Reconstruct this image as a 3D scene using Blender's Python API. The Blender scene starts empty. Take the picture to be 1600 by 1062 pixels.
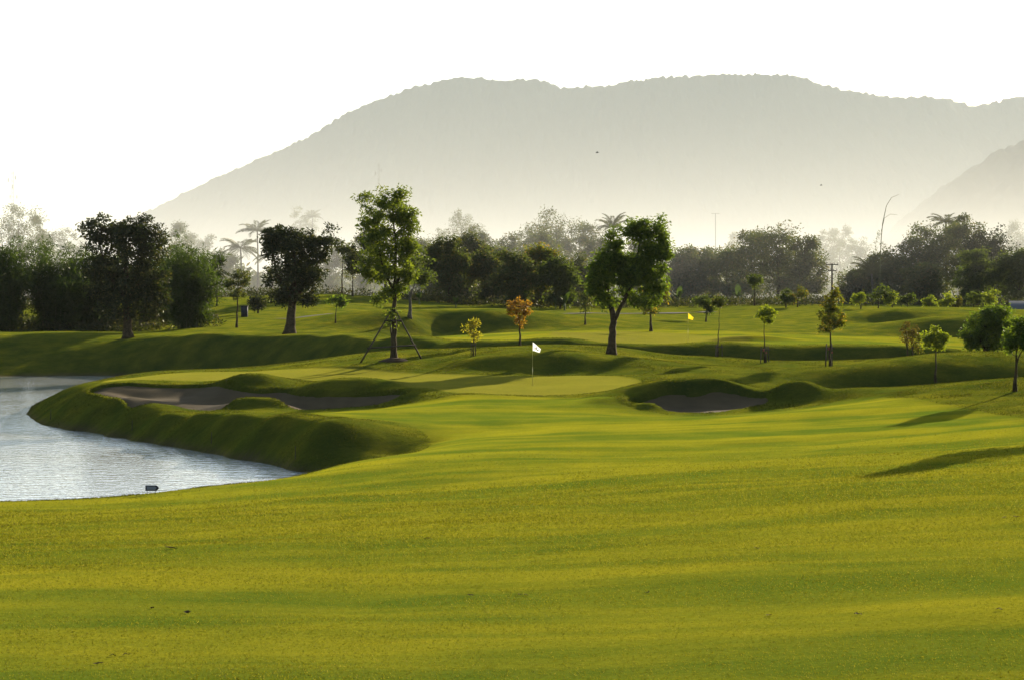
import bpy, math, random
import numpy as np

# ------------------------------------------------------------------ camera, sky, sun, exposure
SC = bpy.context.scene
COL = SC.collection
F, HZ, CZ = 3111.0, 460.0, 6.5            # focal length and horizon row in photo pixels, eye height (water = 0)
SUN_EL, SUN_AZ = math.radians(15.5), math.radians(33.0)   # azimuth measured from +Y towards +X

cam_d = bpy.data.cameras.new('camera')
cam_d.sensor_width = 36.0
cam_d.lens = 36.0 * F / 1600.0
cam_d.shift_y = -(531.0 - HZ) / 1600.0
cam_d.clip_start, cam_d.clip_end = 0.5, 30000.0
cam = bpy.data.objects.new('camera', cam_d); COL.objects.link(cam)
cam.location = (0, 0, CZ); cam.rotation_euler = (math.pi / 2, 0, 0)
SC.camera = cam

world = bpy.data.worlds.new('World'); SC.world = world; world.use_nodes = True
wn = world.node_tree.nodes; wl = world.node_tree.links
sky = wn.new('ShaderNodeTexSky'); sky.sky_type = 'NISHITA'; sky.sun_disc = False
sky.sun_elevation = SUN_EL; sky.sun_rotation = SUN_AZ
sky.altitude = 300.0; sky.air_density = 1.0; sky.dust_density = 1.5; sky.ozone_density = 1.0
bg = wn['Background']; bg.inputs['Strength'].default_value = 0.075
wl.new(sky.outputs['Color'], bg.inputs['Color'])

sun_d = bpy.data.lights.new('sun', 'SUN'); sun_d.energy = 5.0; sun_d.angle = math.radians(0.6)
sun_d.color = (1.0, 0.88, 0.67)
sun = bpy.data.objects.new('sun', sun_d); COL.objects.link(sun)
sun.location = (200, 300, 200)
sun.rotation_euler = (math.pi / 2 - SUN_EL, 0, math.pi - SUN_AZ)

SC.view_settings.view_transform = 'Standard'; SC.view_settings.look = 'None'
SC.view_settings.exposure = 1.75; SC.view_settings.gamma = 1.0
SC.render.engine = 'CYCLES'
cy = SC.cycles
cy.use_denoising = True; cy.max_bounces = 6; cy.diffuse_bounces = 3; cy.glossy_bounces = 3
cy.transmission_bounces = 4; cy.volume_bounces = 0; cy.transparent_max_bounces = 8
cy.sample_clamp_indirect = 6.0

HAZE_DENSITY, VALLEY_DENSITY, MIST_DENSITY = 0.00004, 0.00017, 0.0009
# ------------------------------------------------------------------ helpers
RNG = np.random.default_rng(7)

def wx(px, Y): return (px - 800.0) / F * Y
def wz(py, Y): return CZ - (py - HZ) / F * Y

def hash2(ix, iy, seed):
    h = (ix.astype(np.int64) * 374761393 + iy.astype(np.int64) * 668265263 + seed * 974634777) & 0x7fffffff
    h = ((h ^ (h >> 13)) * 1274126177) & 0x7fffffff
    h = (h ^ (h >> 16)) & 0xffffff
    return h / float(0xffffff)

def vnoise(x, y, seed=0):
    ix, iy = np.floor(x), np.floor(y); fx, fy = x - ix, y - iy
    fx = fx * fx * fx * (fx * (fx * 6 - 15) + 10); fy = fy * fy * fy * (fy * (fy * 6 - 15) + 10)
    a, b = hash2(ix, iy, seed), hash2(ix + 1, iy, seed)
    c, d = hash2(ix, iy + 1, seed), hash2(ix + 1, iy + 1, seed)
    return (a + (b - a) * fx) * (1 - fy) + (c + (d - c) * fx) * fy - 0.5

def fbm(x, y, oct=3, seed=0):
    v, a = 0, 1.0
    for o in range(oct):
        v = v + a * vnoise(x * 2 ** o + 17.3 * o, y * 2 ** o - 9.1 * o, seed + o); a *= 0.5
    return v

def sstep(a, b, x):
    t = np.clip((x - a) / (b - a), 0, 1); return t * t * (3 - 2 * t)

def props(o, label=None, cat=None, group=None, kind=None):
    if label: o['label'] = label
    if cat: o['category'] = cat
    if group: o['group'] = group
    if kind: o['kind'] = kind
    return o

def mesh_np(name, verts, faces, mat=None, smooth=False):
    """verts (n,3); faces list of arrays (m,k) with k = 3 or 4"""
    me = bpy.data.meshes.new(name)
    verts = np.asarray(verts, dtype=np.float32)
    if isinstance(faces, np.ndarray): faces = [faces]
    faces = [np.asarray(f, dtype=np.int32) for f in faces if len(f)]
    me.vertices.add(len(verts)); me.vertices.foreach_set('co', verts.ravel())
    loops = np.concatenate([f.ravel() for f in faces])
    tot = np.concatenate([np.full(len(f), f.shape[1], dtype=np.int32) for f in faces])
    start = np.concatenate([[0], np.cumsum(tot)[:-1]]).astype(np.int32)
    me.loops.add(len(loops)); me.loops.foreach_set('vertex_index', loops)
    me.polygons.add(len(tot)); me.polygons.foreach_set('loop_start', start)
    me.polygons.foreach_set('loop_total', tot)
    if smooth: me.polygons.foreach_set('use_smooth', np.ones(len(tot), dtype=bool))
    me.update(calc_edges=True)
    if mat: me.materials.append(mat)
    return me

def link(name, me, parent=None, loc=(0, 0, 0)):
    o = bpy.data.objects.new(name, me); COL.objects.link(o); o.location = loc
    if parent: o.parent = parent
    return o

def empty(name, loc, label, cat, group=None):
    o = bpy.data.objects.new(name, None); COL.objects.link(o); o.location = loc
    o.empty_display_size = 0.3
    return props(o, label, cat, group)

class MB:
    """collects simple solids into one mesh"""
    def __init__(s): s.v = []; s.f4 = []; s.f3 = []
    def add(s, v, f4=(), f3=()):
        n = len(s.v); s.v += [tuple(map(float, p)) for p in v]
        s.f4 += [tuple(i + n for i in f) for f in f4]; s.f3 += [tuple(i + n for i in f) for f in f3]
        return s
    def box(s, c, d, top=1.0):
        x, y, z = c; a, b, h = d[0] / 2, d[1] / 2, d[2] / 2
        v = [(x - a, y - b, z - h), (x + a, y - b, z - h), (x + a, y + b, z - h), (x - a, y + b, z - h)]
        v += [(x - a * top, y - b * top, z + h), (x + a * top, y - b * top, z + h), (x + a * top, y + b * top, z + h), (x - a * top, y + b * top, z + h)]
        return s.add(v, [(3, 2, 1, 0), (4, 5, 6, 7), (0, 1, 5, 4), (1, 2, 6, 5), (2, 3, 7, 6), (3, 0, 4, 7)])
    def tube(s, pts, radii, n=8, cap=True):
        pts = np.asarray(pts, float); radii = np.broadcast_to(np.asarray(radii, float), (len(pts),))
        rings = []
        for i, p in enumerate(pts):
            t = pts[min(i + 1, len(pts) - 1)] - pts[max(i - 1, 0)]; t /= (np.linalg.norm(t) + 1e-9)
            u = np.cross(t, (0.31, 0.95, 0.02)); u /= (np.linalg.norm(u) + 1e-9); w = np.cross(t, u)
            a = np.arange(n) * 2 * math.pi / n
            rings.append(p + radii[i] * (np.cos(a)[:, None] * u + np.sin(a)[:, None] * w))
        v = np.concatenate(rings); f = []
        for i in range(len(pts) - 1):
            for k in range(n):
                a, b = i * n + k, i * n + (k + 1) % n
                f.append((a, b, b + n, a + n))
        f3 = []
        if cap:
            m = len(v); v = np.concatenate([v, pts[:1], pts[-1:]])
            for k in range(n):
                f3.append(((k + 1) % n, k, m)); f3.append(((len(pts) - 1) * n + k, (len(pts) - 1) * n + (k + 1) % n, m + 1))
        return s.add(v, f, f3)
    def mesh(s, name, mat, smooth=False):
        fs = []
        if s.f4: fs.append(np.array(s.f4))
        if s.f3: fs.append(np.array(s.f3))
        return mesh_np(name, np.array(s.v), fs, mat, smooth)
    def obj(s, name, mat, parent=None, loc=(0, 0, 0), smooth=False):
        return link(name, s.mesh(name, mat, smooth), parent, loc)

# ------------------------------------------------------------------ materials
def new_mat(name):
    m = bpy.data.materials.new(name); m.use_nodes = True
    nt = m.node_tree
    return m, nt.nodes, nt.links, nt.nodes['Principled BSDF']

def noise_node(n, l, scale, detail=3, coord=None, vec_scale=None, rough=0.55):
    t = n.new('ShaderNodeTexNoise'); t.inputs['Scale'].default_value = scale
    t.inputs['Detail'].default_value = detail; t.inputs['Roughness'].default_value = rough
    if coord is not None:
        if vec_scale:
            mp = n.new('ShaderNodeMapping'); mp.inputs['Scale'].default_value = vec_scale
            l.new(coord, mp.inputs['Vector']); coord = mp.outputs['Vector']
        l.new(coord, t.inputs['Vector'])
    return t.outputs['Fac']

def ramp(n, l, fac, stops):
    r = n.new('ShaderNodeValToRGB'); l.new(fac, r.inputs['Fac'])
    e = r.color_ramp.elements
    while len(e) < len(stops): e.new(0.5)
    for i, (p, c) in enumerate(stops):
        e[i].position = p; e[i].color = (*c, 1)
    return r.outputs['Color']

def mixc(n, l, fac, a, b, mode='MIX'):
    m = n.new('ShaderNodeMix'); m.data_type = 'RGBA'; m.blend_type = mode
    for s, val in ((m.inputs[0], fac), (m.inputs[6], a), (m.inputs[7], b)):
        if isinstance(val, (int, float)): s.default_value = val
        elif isinstance(val, tuple): s.default_value = (*val, 1)
        else: l.new(val, s)
    return m.outputs[2]

def simple(name, col, rough=0.7, var=0.25, scale=6.0, bump=0.0, metal=0.0):
    m, n, l, p = new_mat(name)
    g = n.new('ShaderNodeTexCoord').outputs['Object']
    f = noise_node(n, l, scale, 4, g)
    c = ramp(n, l, f, [(0.25, tuple(v * (1 - var) for v in col)), (0.75, tuple(min(1, v * (1 + var)) for v in col))])
    l.new(c, p.inputs['Base Color']); p.inputs['Roughness'].default_value = rough
    p.inputs['Metallic'].default_value = metal; p.inputs['Specular IOR Level'].default_value = 0.05
    if bump:
        b = n.new('ShaderNodeBump'); b.inputs['Strength'].default_value = bump; b.inputs['Distance'].default_value = 0.03
        l.new(f, b.inputs['Height']); l.new(b.outputs['Normal'], p.inputs['Normal'])
    return m

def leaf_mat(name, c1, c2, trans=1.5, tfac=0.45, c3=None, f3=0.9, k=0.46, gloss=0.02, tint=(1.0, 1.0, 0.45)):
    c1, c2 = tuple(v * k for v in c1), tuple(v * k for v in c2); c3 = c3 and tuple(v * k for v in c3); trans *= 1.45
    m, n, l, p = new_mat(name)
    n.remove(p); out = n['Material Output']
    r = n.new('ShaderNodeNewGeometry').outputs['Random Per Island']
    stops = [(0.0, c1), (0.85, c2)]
    if c3: stops = [(0.0, c1), (f3 - 0.15, c2), (f3, c3)]
    col = ramp(n, l, r, stops)
    d = n.new('ShaderNodeBsdfDiffuse'); t = n.new('ShaderNodeBsdfTranslucent'); g = n.new('ShaderNodeBsdfGlossy')
    l.new(col, d.inputs['Color'])
    tc = mixc(n, l, 1.0, col, tuple(trans * q for q in tint), 'MULTIPLY')
    l.new(tc, t.inputs['Color'])
    g.inputs['Roughness'].default_value = 0.45; g.inputs['Color'].default_value = (0.9, 0.9, 0.8, 1)
    m1 = n.new('ShaderNodeMixShader'); m1.inputs[0].default_value = tfac
    l.new(d.outputs[0], m1.inputs[1]); l.new(t.outputs[0], m1.inputs[2])
    m2 = n.new('ShaderNodeMixShader'); m2.inputs[0].default_value = gloss
    l.new(m1.outputs[0], m2.inputs[1]); l.new(g.outputs[0], m2.inputs[2])
    l.new(m2.outputs[0], out.inputs['Surface'])
    return m

M = {}
M['bark'] = simple('bark', (0.045, 0.033, 0.017), 0.95, 0.6, 5.0, 1.0)
M['bark_pale'] = simple('bark_pale', (0.075, 0.065, 0.05), 0.95, 0.45, 7.0, 0.8)
M['pole'] = simple('pole', (0.05, 0.04, 0.03), 0.85, 0.4, 5.0, 0.4)
M['culm'] = simple('culm', (0.10, 0.11, 0.04), 0.6, 0.3, 3.0)
M['leaf_mid'] = leaf_mat('leaf_mid', (0.040, 0.062, 0.010), (0.085, 0.110, 0.018), 1.6, 0.5, k=0.6)
M['leaf_bright'] = leaf_mat('leaf_bright', (0.040, 0.062, 0.008), (0.100, 0.122, 0.014), 1.6, 0.55, k=0.85)
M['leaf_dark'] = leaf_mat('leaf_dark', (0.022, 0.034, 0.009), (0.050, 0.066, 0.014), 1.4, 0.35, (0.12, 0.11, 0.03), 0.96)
M['leaf_green'] = leaf_mat('leaf_green', (0.034, 0.060, 0.007), (0.085, 0.118, 0.014), 1.7, 0.52, k=0.82)
M['leaf_red'] = leaf_mat('leaf_red', (0.17, 0.075, 0.012), (0.26, 0.14, 0.02), 1.6, 0.5, (0.16, 0.13, 0.02), 0.9, k=0.62)
M['leaf_yellow'] = leaf_mat('leaf_yellow', (0.11, 0.12, 0.012), (0.21, 0.17, 0.02), 1.7, 0.5, k=0.85)
M['leaf_lime'] = leaf_mat('leaf_lime', (0.08, 0.11, 0.010), (0.15, 0.17, 0.015), 1.7, 0.5, k=0.85)
M['leaf_autumn'] = leaf_mat('leaf_autumn', (0.055, 0.075, 0.010), (0.115, 0.118, 0.015), 1.6, 0.5, (0.20, 0.13, 0.02), 0.92, k=0.72)
M['leaf_brown'] = leaf_mat('leaf_brown', (0.09, 0.05, 0.02), (0.13, 0.11, 0.02), 1.5, 0.45)
M['leaf_far'] = leaf_mat('leaf_far', (0.034, 0.048, 0.012), (0.070, 0.084, 0.020), 1.5, 0.42, (0.11, 0.09, 0.03), 0.95, k=0.85)
M['leaf_bamboo'] = leaf_mat('leaf_bamboo', (0.040, 0.070, 0.010), (0.075, 0.115, 0.015), 1.7, 0.42)
M['palm'] = leaf_mat('palm', (0.06, 0.075, 0.018), (0.09, 0.10, 0.025), 1.5, 0.4)
M['banana'] = leaf_mat('banana', (0.05, 0.09, 0.015), (0.08, 0.12, 0.02), 1.3, 0.5)
M['weed'] = leaf_mat('weed', (0.03, 0.046, 0.008), (0.07, 0.075, 0.016), 1.3, 0.4, (0.12, 0.10, 0.03), 0.95)
M['blade'] = leaf_mat('blade', (0.085, 0.095, 0.008), (0.200, 0.190, 0.018), 1.5, 0.5, (0.26, 0.23, 0.06), 0.96, 0.46, 0.002)

M['blade_rough'] = leaf_mat('blade_rough', (0.055, 0.070, 0.008), (0.105, 0.108, 0.014), 1.4, 0.4, (0.15, 0.13, 0.04), 0.96, 0.46, 0.002)

# ground material: fairway / green / rough given by vertex attributes
def ground_material():
    m, n, l, p = new_mat('turf')
    co = n.new('ShaderNodeTexCoord').outputs['Object']
    at = lambda a: (lambda q: (setattr(q, 'attribute_name', a), q.outputs['Fac'])[1])(n.new('ShaderNodeAttribute'))
    big = noise_node(n, l, 0.11, 3, co)
    mid = noise_node(n, l, 0.55, 4, co)
    fine = noise_node(n, l, 14.0, 4, co, rough=0.7)
    streaks = noise_node(n, l, 0.42, 3, co, (0.16, 1.0, 1.0))  # noise stretched into long tone bands across the fairway
    k = lambda r, g, b: (r * .85, g * .80, b * .74 + .0062)
    fair = ramp(n, l, big, [(0.30, k(0.040, 0.056, 0.0012)), (0.52, k(0.062, 0.070, 0.0018)), (0.72, k(0.080, 0.080, 0.0034))])
    fair = mixc(n, l, 0.55, fair, ramp(n, l, mid, [(0.38, k(0.030, 0.046, 0.001)), (0.62, k(0.090, 0.087, 0.004))]))
    fair = mixc(n, l, 0.52, fair, ramp(n, l, streaks, [(0.42, k(0.026, 0.044, 0.001)), (0.58, k(0.094, 0.090, 0.003))]))
    green = ramp(n, l, mid, [(0.3, k(0.060, 0.063, 0.008)), (0.7, k(0.074, 0.072, 0.011))])
    rough = ramp(n, l, mid, [(0.30, k(0.028, 0.041, 0.001)), (0.52, k(0.050, 0.058, 0.002)), (0.74, k(0.082, 0.080, 0.004))])
    c = mixc(n, l, at('rough'), fair, rough)
    c = mixc(n, l, at('green'), c, green)
    sp = ramp(n, l, fine, [(0.3, (0.68, 0.72, 0.6)), (0.55, (1, 1, 1)), (0.75, (1.3, 1.25, 1.2))])
    c = mixc(n, l, 0.8, c, sp, 'MULTIPLY')
    mud = ramp(n, l, mid, [(0.3, (0.030, 0.026, 0.014)), (0.7, (0.055, 0.045, 0.024))])
    c = mixc(n, l, at('mud'), c, mud)
    l.new(c, p.inputs['Base Color'])
    p.inputs['Roughness'].default_value = 0.75; p.inputs['Specular IOR Level'].default_value = 0.0
    p.inputs['Sheen Weight'].default_value = 0.22; p.inputs['Sheen Roughness'].default_value = 0.45
    l.new(mixc(n, l, 1.0, c, (9.0, 9.0, 3.0), 'MULTIPLY'), p.inputs['Sheen Tint'])
    h1 = noise_node(n, l, 9.0, 5, co, rough=0.7)
    b1 = n.new('ShaderNodeBump'); b1.inputs['Distance'].default_value = 0.05; l.new(h1, b1.inputs['Height'])
    st = n.new('ShaderNodeMath'); st.operation = 'MULTIPLY_ADD'; l.new(at('rough'), st.inputs[0])
    st.inputs[1].default_value = 0.45; st.inputs[2].default_value = 0.18; l.new(st.outputs[0], b1.inputs['Strength'])
    h2 = noise_node(n, l, 1.6, 4, co)
    b2 = n.new('ShaderNodeBump'); b2.inputs['Distance'].default_value = 0.20; l.new(h2, b2.inputs['Height'])
    s2 = n.new('ShaderNodeMath'); s2.operation = 'MULTIPLY_ADD'; l.new(at('rough'), s2.inputs[0])
    s2.inputs[1].default_value = 0.35; s2.inputs[2].default_value = 0.05; l.new(s2.outputs[0], b2.inputs['Strength'])
    l.new(b1.outputs['Normal'], b2.inputs['Normal']); l.new(b2.outputs['Normal'], p.inputs['Normal'])
    return m
M['turf'] = ground_material()
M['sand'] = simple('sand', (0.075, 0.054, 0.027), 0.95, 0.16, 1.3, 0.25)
M['forest'] = simple('forest', (0.016, 0.024, 0.012), 0.95, 0.4, 0.05)

# ------------------------------------------------------------------ terrain heights
def build_terrain_function():
    pts = []
    def add(px, py, Y): pts.append((wx(px, Y), Y, wz(py, Y)))
    def raw(x, Y, z): pts.append((x, Y, z))
    def rawpx(px, Y, z): pts.append((wx(px, Y), Y, z))
    def line(L, conv, step=2.6):
        P = np.array([conv(*q) for q in L], float)
        for a, b in zip(P[:-1], P[1:]):
            k = max(1, int(np.hypot(*(b - a)[:2]) / step))
            for i in range(k): pts.append(tuple(a + (b - a) * i / k))
        pts.append(tuple(P[-1]))
    im = lambda px, py, Y: (wx(px, Y), Y, wz(py, Y))
    zz = lambda px, Y, z: (wx(px, Y), Y, z)
    # foreground fairway
    for Y, zl, zc, zr in ((8, 3.3, 3.3, 3.5), (13, 3.2, 3.2, 3.35), (18, 3.02, 3.03, 3.2), (25, 2.65, 2.68, 2.95), (35, 1.95, 2.2, 2.6),
                          (45, 1.2, 1.75, 2.25), (53, 0.66, 1.42, 2.12)):
        for px, z in ((0, zl), (400, zl * .6 + zc * .4), (800, zc), (1200, zc * .5 + zr * .5), (1600, zr)): rawpx(px, Y, z)
        raw(-40, Y, zl - 0.1); raw(40, Y, zr + .7); raw(-100, Y, zl); raw(100, Y, zr + 1.5)
    for px, py, Y in ((700, 725, 62), (800, 716, 63.5), (1000, 712, 64), (1200, 705, 64), (1400, 690, 64), (1600, 672, 64),
                      (800, 690, 71), (1000, 682, 71.5), (1200, 672, 72), (1400, 655, 73), (1600, 636, 74),
                      (700, 650, 83), (560, 641, 84.7), (700, 640, 85.5), (850, 640, 86), (900, 655, 80), (1050, 658, 78.5), (1250, 640, 80),
                      (1450, 622, 80), (1600, 610, 80)): add(px, py, Y)
    # near rim of the pond, near waterline
    line([(-500, 789, 59), (-150, 786, 60), (0, 783.5, 60.5), (240, 773, 62), (330, 765, 63), (420, 757, 64.5), (490, 741, 66.5), (560, 727, 68), (640, 712, 70), (690, 694, 72.5)], im)
    line([(-600, 61.5, -0.05), (0, 62.4, -0.05), (240, 64, -0.05), (420, 66.8, -0.05), (500, 69.2, 0.0)], zz)
    line([(-500, 65.5, -0.9), (0, 66, -0.9), (240, 68, -0.9), (400, 70.3, -0.8)], zz)
    rawpx(560, 71.5, 0.28); rawpx(620, 73.3, 0.55)
    # peninsula waterline and bank top
    line([(530, 748, 71.0), (490, 740, 72.4), (350, 712, 80.4), (200, 685, 89.9), (100, 668, 97.2), (60, 660, 101), (42, 645, 109.3)], im)
    line([(42, 109.3, 0), (48, 116, 0), (80, 124, 0), (150, 131, 0), (300, 134, 0), (420, 133, 0.0)], zz)
    line([(400, 75.0, -0.8), (300, 80, -0.9), (150, 88, -0.9), (60, 94, -0.9), (0, 105, -0.9), (0, 118, -0.9), (50, 131, -0.9), (150, 138, -0.9), (300, 140, -0.9), (430, 139, -0.7)], zz)
    line([(690, 680, 76.0), (640, 668, 77), (560, 659, 76.6), (500, 660, 75.3), (420, 655, 79.2), (350, 650, 83.1), (250, 648, 88.7), (200, 643, 92), (150, 636, 95.8), (110, 627, 100), (88, 614, 108.5)], im)
    for px, py, Y in ((560, 655, 78.6), (500, 656, 77.4), (420, 653.5, 81), (350, 649, 84.8), (250, 647, 90.2), (200, 641.5, 93.4), (150, 633, 97.6), (500, 651, 80), (420, 650, 84), (350, 647, 87), (300, 646, 89.5), (500, 646, 85), (420, 646, 88), (560, 647, 82.5), (110, 624, 102)):
        add(px, py, Y)
    line([(130, 600, 113), (200, 586, 115), (300, 577, 114), (420, 577, 114)], im)
    for x, Y in ((-20, 75), (-30, 85), (-30, 72), (-40, 95), (-42, 115), (-46, 135), (-40, 148), (-58, 105), (-58, 75), (-58, 135), (-75, 90), (-75, 120)): raw(x, Y, -1.0)
    for Y in (70, 90, 110, 130, 150): raw(-92, Y, 0.6); raw(-110, Y, 2.0)
    # left bunker shelf, green
    for px, py, Y in ((300, 642, 92.2), (400, 643, 91.9), (500, 641, 91.7), (620, 632, 92.5),
                      (832, 601, 98.9), (700, 600, 99), (600, 592, 104), (450, 583, 108), (300, 584, 109), (200, 591, 109), (150, 601, 104.5),
                      (160, 604, 100.8), (250, 601, 101), (330, 601, 101), (450, 600, 101.5), (560, 603, 101), (640, 612, 95.5),
                      (700, 620, 92.5), (850, 622, 92), (950, 601, 97), (800, 586, 103.6), (900, 586, 103.5), (720, 584, 105), (660, 580, 107),
                      (1000, 625, 90), (1310, 624, 86), (1200, 633, 86.5), (1242, 633, 86.3), (1285, 628, 86.3), (1242, 613, 91), (1100, 618, 91.5), (1060, 618, 91.5), (960, 631, 88), (1000, 641, 86.1), (940, 637, 86.5), (1060, 644, 85.6), (1130, 643, 85.6)): add(px, py, Y)
    # mound behind the green
    line([(690, 571, 108.2), (740, 560, 108.2), (800, 555, 108), (870, 555, 107.7), (950, 560, 107.5), (1030, 571, 106), (1100, 580, 104)], im)
    line([(760, 582, 105.6), (850, 584, 105.3), (930, 583, 105)], im)
    for px, py, Y in ((955, 553, 113), (860, 547, 114), (1100, 568, 111), (1200, 570, 111), (1300, 574, 109), (600, 564, 111), (520, 572, 111), (700, 556, 113)): add(px, py, Y)
    # top edge of the near land along the gully
    line([(400, 577, 115), (440, 572, 115.5), (500, 562, 117), (560, 553, 118), (620, 547, 119), (740, 545, 120), (812, 541, 121), (880, 541, 121), (960, 543, 120.5), (1000, 548, 119.5), (1040, 554, 119), (1120, 559, 118.5), (1200, 562, 118), (1300, 563, 118), (1450, 564, 117.5), (1540, 566, 117), (1700, 568, 117)], im)
    line([(520, 131, 0.5), (620, 127.5, 1.2), (740, 128, 1.2), (900, 128, 1.2), (1100, 126.5, 0.9), (1300, 126, 0.8), (1500, 125.5, 1.0), (1750, 125, 1.2)], zz)
    # far bank: toe and crest
    line([(-700, 158, 0), (0, 158.5, 0), (150, 159.5, 0), (250, 158, 0), (330, 155.3, 0), (400, 152.3, 0), (500, 147.3, 0.3), (600, 141.6, 0.8), (700, 136.5, 1.0), (880, 133.8, 1.1), (1000, 131.7, 1.0), (1200, 131.4, 0.8), (1400, 130.4, 0.8), (1560, 129, 1.0), (1750, 128.5, 1.2)], zz)
    far_crest = [(-500, 522, 171), (0, 521, 171), (100, 521, 171), (200, 525, 169), (300, 526, 161.5), (400, 526, 157.5), (450, 523, 157), (520, 527, 152), (600, 533, 146), (700, 537, 140), (800, 535, 138.5), (880, 530, 137.5), (950, 538, 135.5), (1050, 540, 135), (1200, 541, 135), (1300, 541, 134.8), (1400, 543, 134), (1480, 548, 133), (1560, 553, 132.5), (1750, 556, 132)]
    line(far_crest, im)
    for px, py, Y in far_crest:
        for d, up in ((2.2, .01), (4.5, .02), (9.0, .03)): pts.append((wx(px, Y + d), Y + d, wz(py, Y) + up))
    # far fairway
    for px, py, Y in ((1077, 535, 150), (900, 521, 158), (1000, 516, 164), (800, 512, 178), (690, 487, 184), (640, 496, 178), (750, 496, 180), (690, 522, 179), (640, 523, 175), (740, 521, 176.5),
                      (620, 525, 165), (760, 521, 168), (600, 500, 195), (800, 491, 212), (950, 489, 232), (1100, 486, 236), (1240, 479, 242), (1200, 500, 200),
                      (1350, 485, 226), (1395, 486, 192), (1400, 505, 188), (1470, 498, 176), (1540, 499, 174), (1420, 500, 178), (1470, 527, 171.5), (1540, 527, 169.5), (1480, 530, 166), (1480, 540, 148),
                      (1300, 526, 155), (1200, 529, 150), (1560, 530, 155), (1620, 500, 180), (1700, 490, 220), (450, 503, 192), (380, 511, 180), (300, 513, 180),
                      (100, 514, 188), (0, 512, 192), (-200, 510, 195), (350, 471, 230), (550, 463, 240), (450, 467, 234), (620, 471, 240), (400, 493, 207), (520, 493, 207),
                      (250, 498, 215), (120, 498, 225), (0, 498, 228), (700, 484, 235), (1450, 484, 235), (1550, 484, 240)): add(px, py, Y)
    for px in (-600, 0, 400, 800, 1200, 1600, 2100):
        rawpx(px, 280, 5.2); rawpx(px, 330, 5.0)
    for Y in (160, 200, 240, 280): raw(-110, Y, 3.8); raw(110, Y, 4.8)
    for Y in (70, 95, 120, 140): raw(45, Y, 3.2); raw(70, Y, 3.8); raw(110, Y, 4.2)
    # hollow on the right behind the crest
    line([(1320, 606, 88), (1400, 602, 88), (1500, 597, 87.5), (1600, 591, 86.5), (1700, 586, 86)], im)
    line([(1290, 100, 1.35), (1400, 100.8, 0.95), (1500, 100.8, 0.95), (1600, 101, 1.3)], zz)
    line([(1310, 580, 104), (1400, 576, 103.9), (1500, 574, 103.9), (1600, 572, 104.3)], im)
    P = np.array(pts)
    # drop near-duplicates
    keep = []
    for i, p in enumerate(P):
        if all((P[j, 0] - p[0]) ** 2 + (P[j, 1] - p[1]) ** 2 > 0.6 for j in keep): keep.append(i)
    P = P[keep]
    S = 10.0
    X = P[:, :2] / S; n = len(P)
    def U(r2): return np.where(r2 > 1e-12, 0.5 * r2 * np.log(np.maximum(r2, 1e-12)), 0)
    K = U(((X[:, None] - X[None]) ** 2).sum(-1)) + np.eye(n) * 0.004
    A = np.zeros((n + 3, n + 3)); A[:n, :n] = K; A[:n, n] = 1; A[:n, n + 1:] = X; A[n, :n] = 1; A[n + 1:, :n] = X.T
    w = np.linalg.solve(A, np.concatenate([P[:, 2], np.zeros(3)]))
    def f(x, y):
        x = np.asarray(x, float); y = np.asarray(y, float); sh = x.shape
        xe = np.clip(x.ravel(), -112, 112) / S; ye = np.clip(y.ravel(), 8, 330) / S
        out = np.empty(len(xe))
        for i in range(0, len(xe), 20000):
            a, b = xe[i:i + 20000], ye[i:i + 20000]
            r2 = (a[:, None] - X[None, :, 0]) ** 2 + (b[:, None] - X[None, :, 1]) ** 2
            out[i:i + 20000] = U(r2) @ w[:n] + w[n] + w[n + 1] * a + w[n + 2] * b
        out = out.reshape(sh)
        far = np.maximum(sstep(250, 330, y), sstep(85, 112, np.abs(x)) * sstep(150, 170, y))
        return out * (1 - far) + 5.0 * far
    return f
tps = build_terrain_function()

def poly_sd(x, y, poly):
    """signed distance, positive inside"""
    d = np.full(x.shape, 1e9); ins = np.zeros(x.shape, bool)
    n = len(poly)
    for i in range(n):
        ax, ay = poly[i]; bx, by = poly[(i + 1) % n]
        ex, ey = bx - ax, by - ay
        t = np.clip(((x - ax) * ex + (y - ay) * ey) / (ex * ex + ey * ey), 0, 1)
        d = np.minimum(d, np.hypot(x - ax - t * ex, y - ay - t * ey))
        c = ((ay > y) != (by > y)) & (x < (bx - ax) * (y - ay) / (by - ay + 1e-12) + ax)
        ins ^= c
    return np.where(ins, d, -d)

def smooth_poly(L, k=3):
    P = np.array([(wx(px, Y), Y) for px, Y in L])
    for _ in range(k):                                   # Chaikin corner cutting
        Q = np.roll(P, -1, 0)
        P = np.stack([0.75 * P + 0.25 * Q, 0.25 * P + 0.75 * Q], 1).reshape(-1, 2)
    return P

BUNKERS = [
    smooth_poly([(128, 100.2), (200, 101.3), (335, 101.2), (350, 99.2), (400, 98.0), (440, 98.9), (470, 97.3), (530, 96.7), (600, 96.3), (640, 95.0), (622, 93.3), (540, 92.5),
                 (470, 92.4), (455, 93.6), (420, 94.9), (375, 95.0), (352, 93.9), (345, 92.6), (280, 92.7), (215, 93.4), (200, 94.6), (193, 96.0), (165, 97.6)], 2),
    smooth_poly([(968, 88.6), (1005, 90.0), (1050, 90.7), (1090, 90.1), (1120, 90.7), (1165, 90.3), (1210, 89.0), (1195, 87.0), (1130, 86.1), (1050, 86.2), (1022, 87.2), (1000, 87.4)], 2)]
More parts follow.
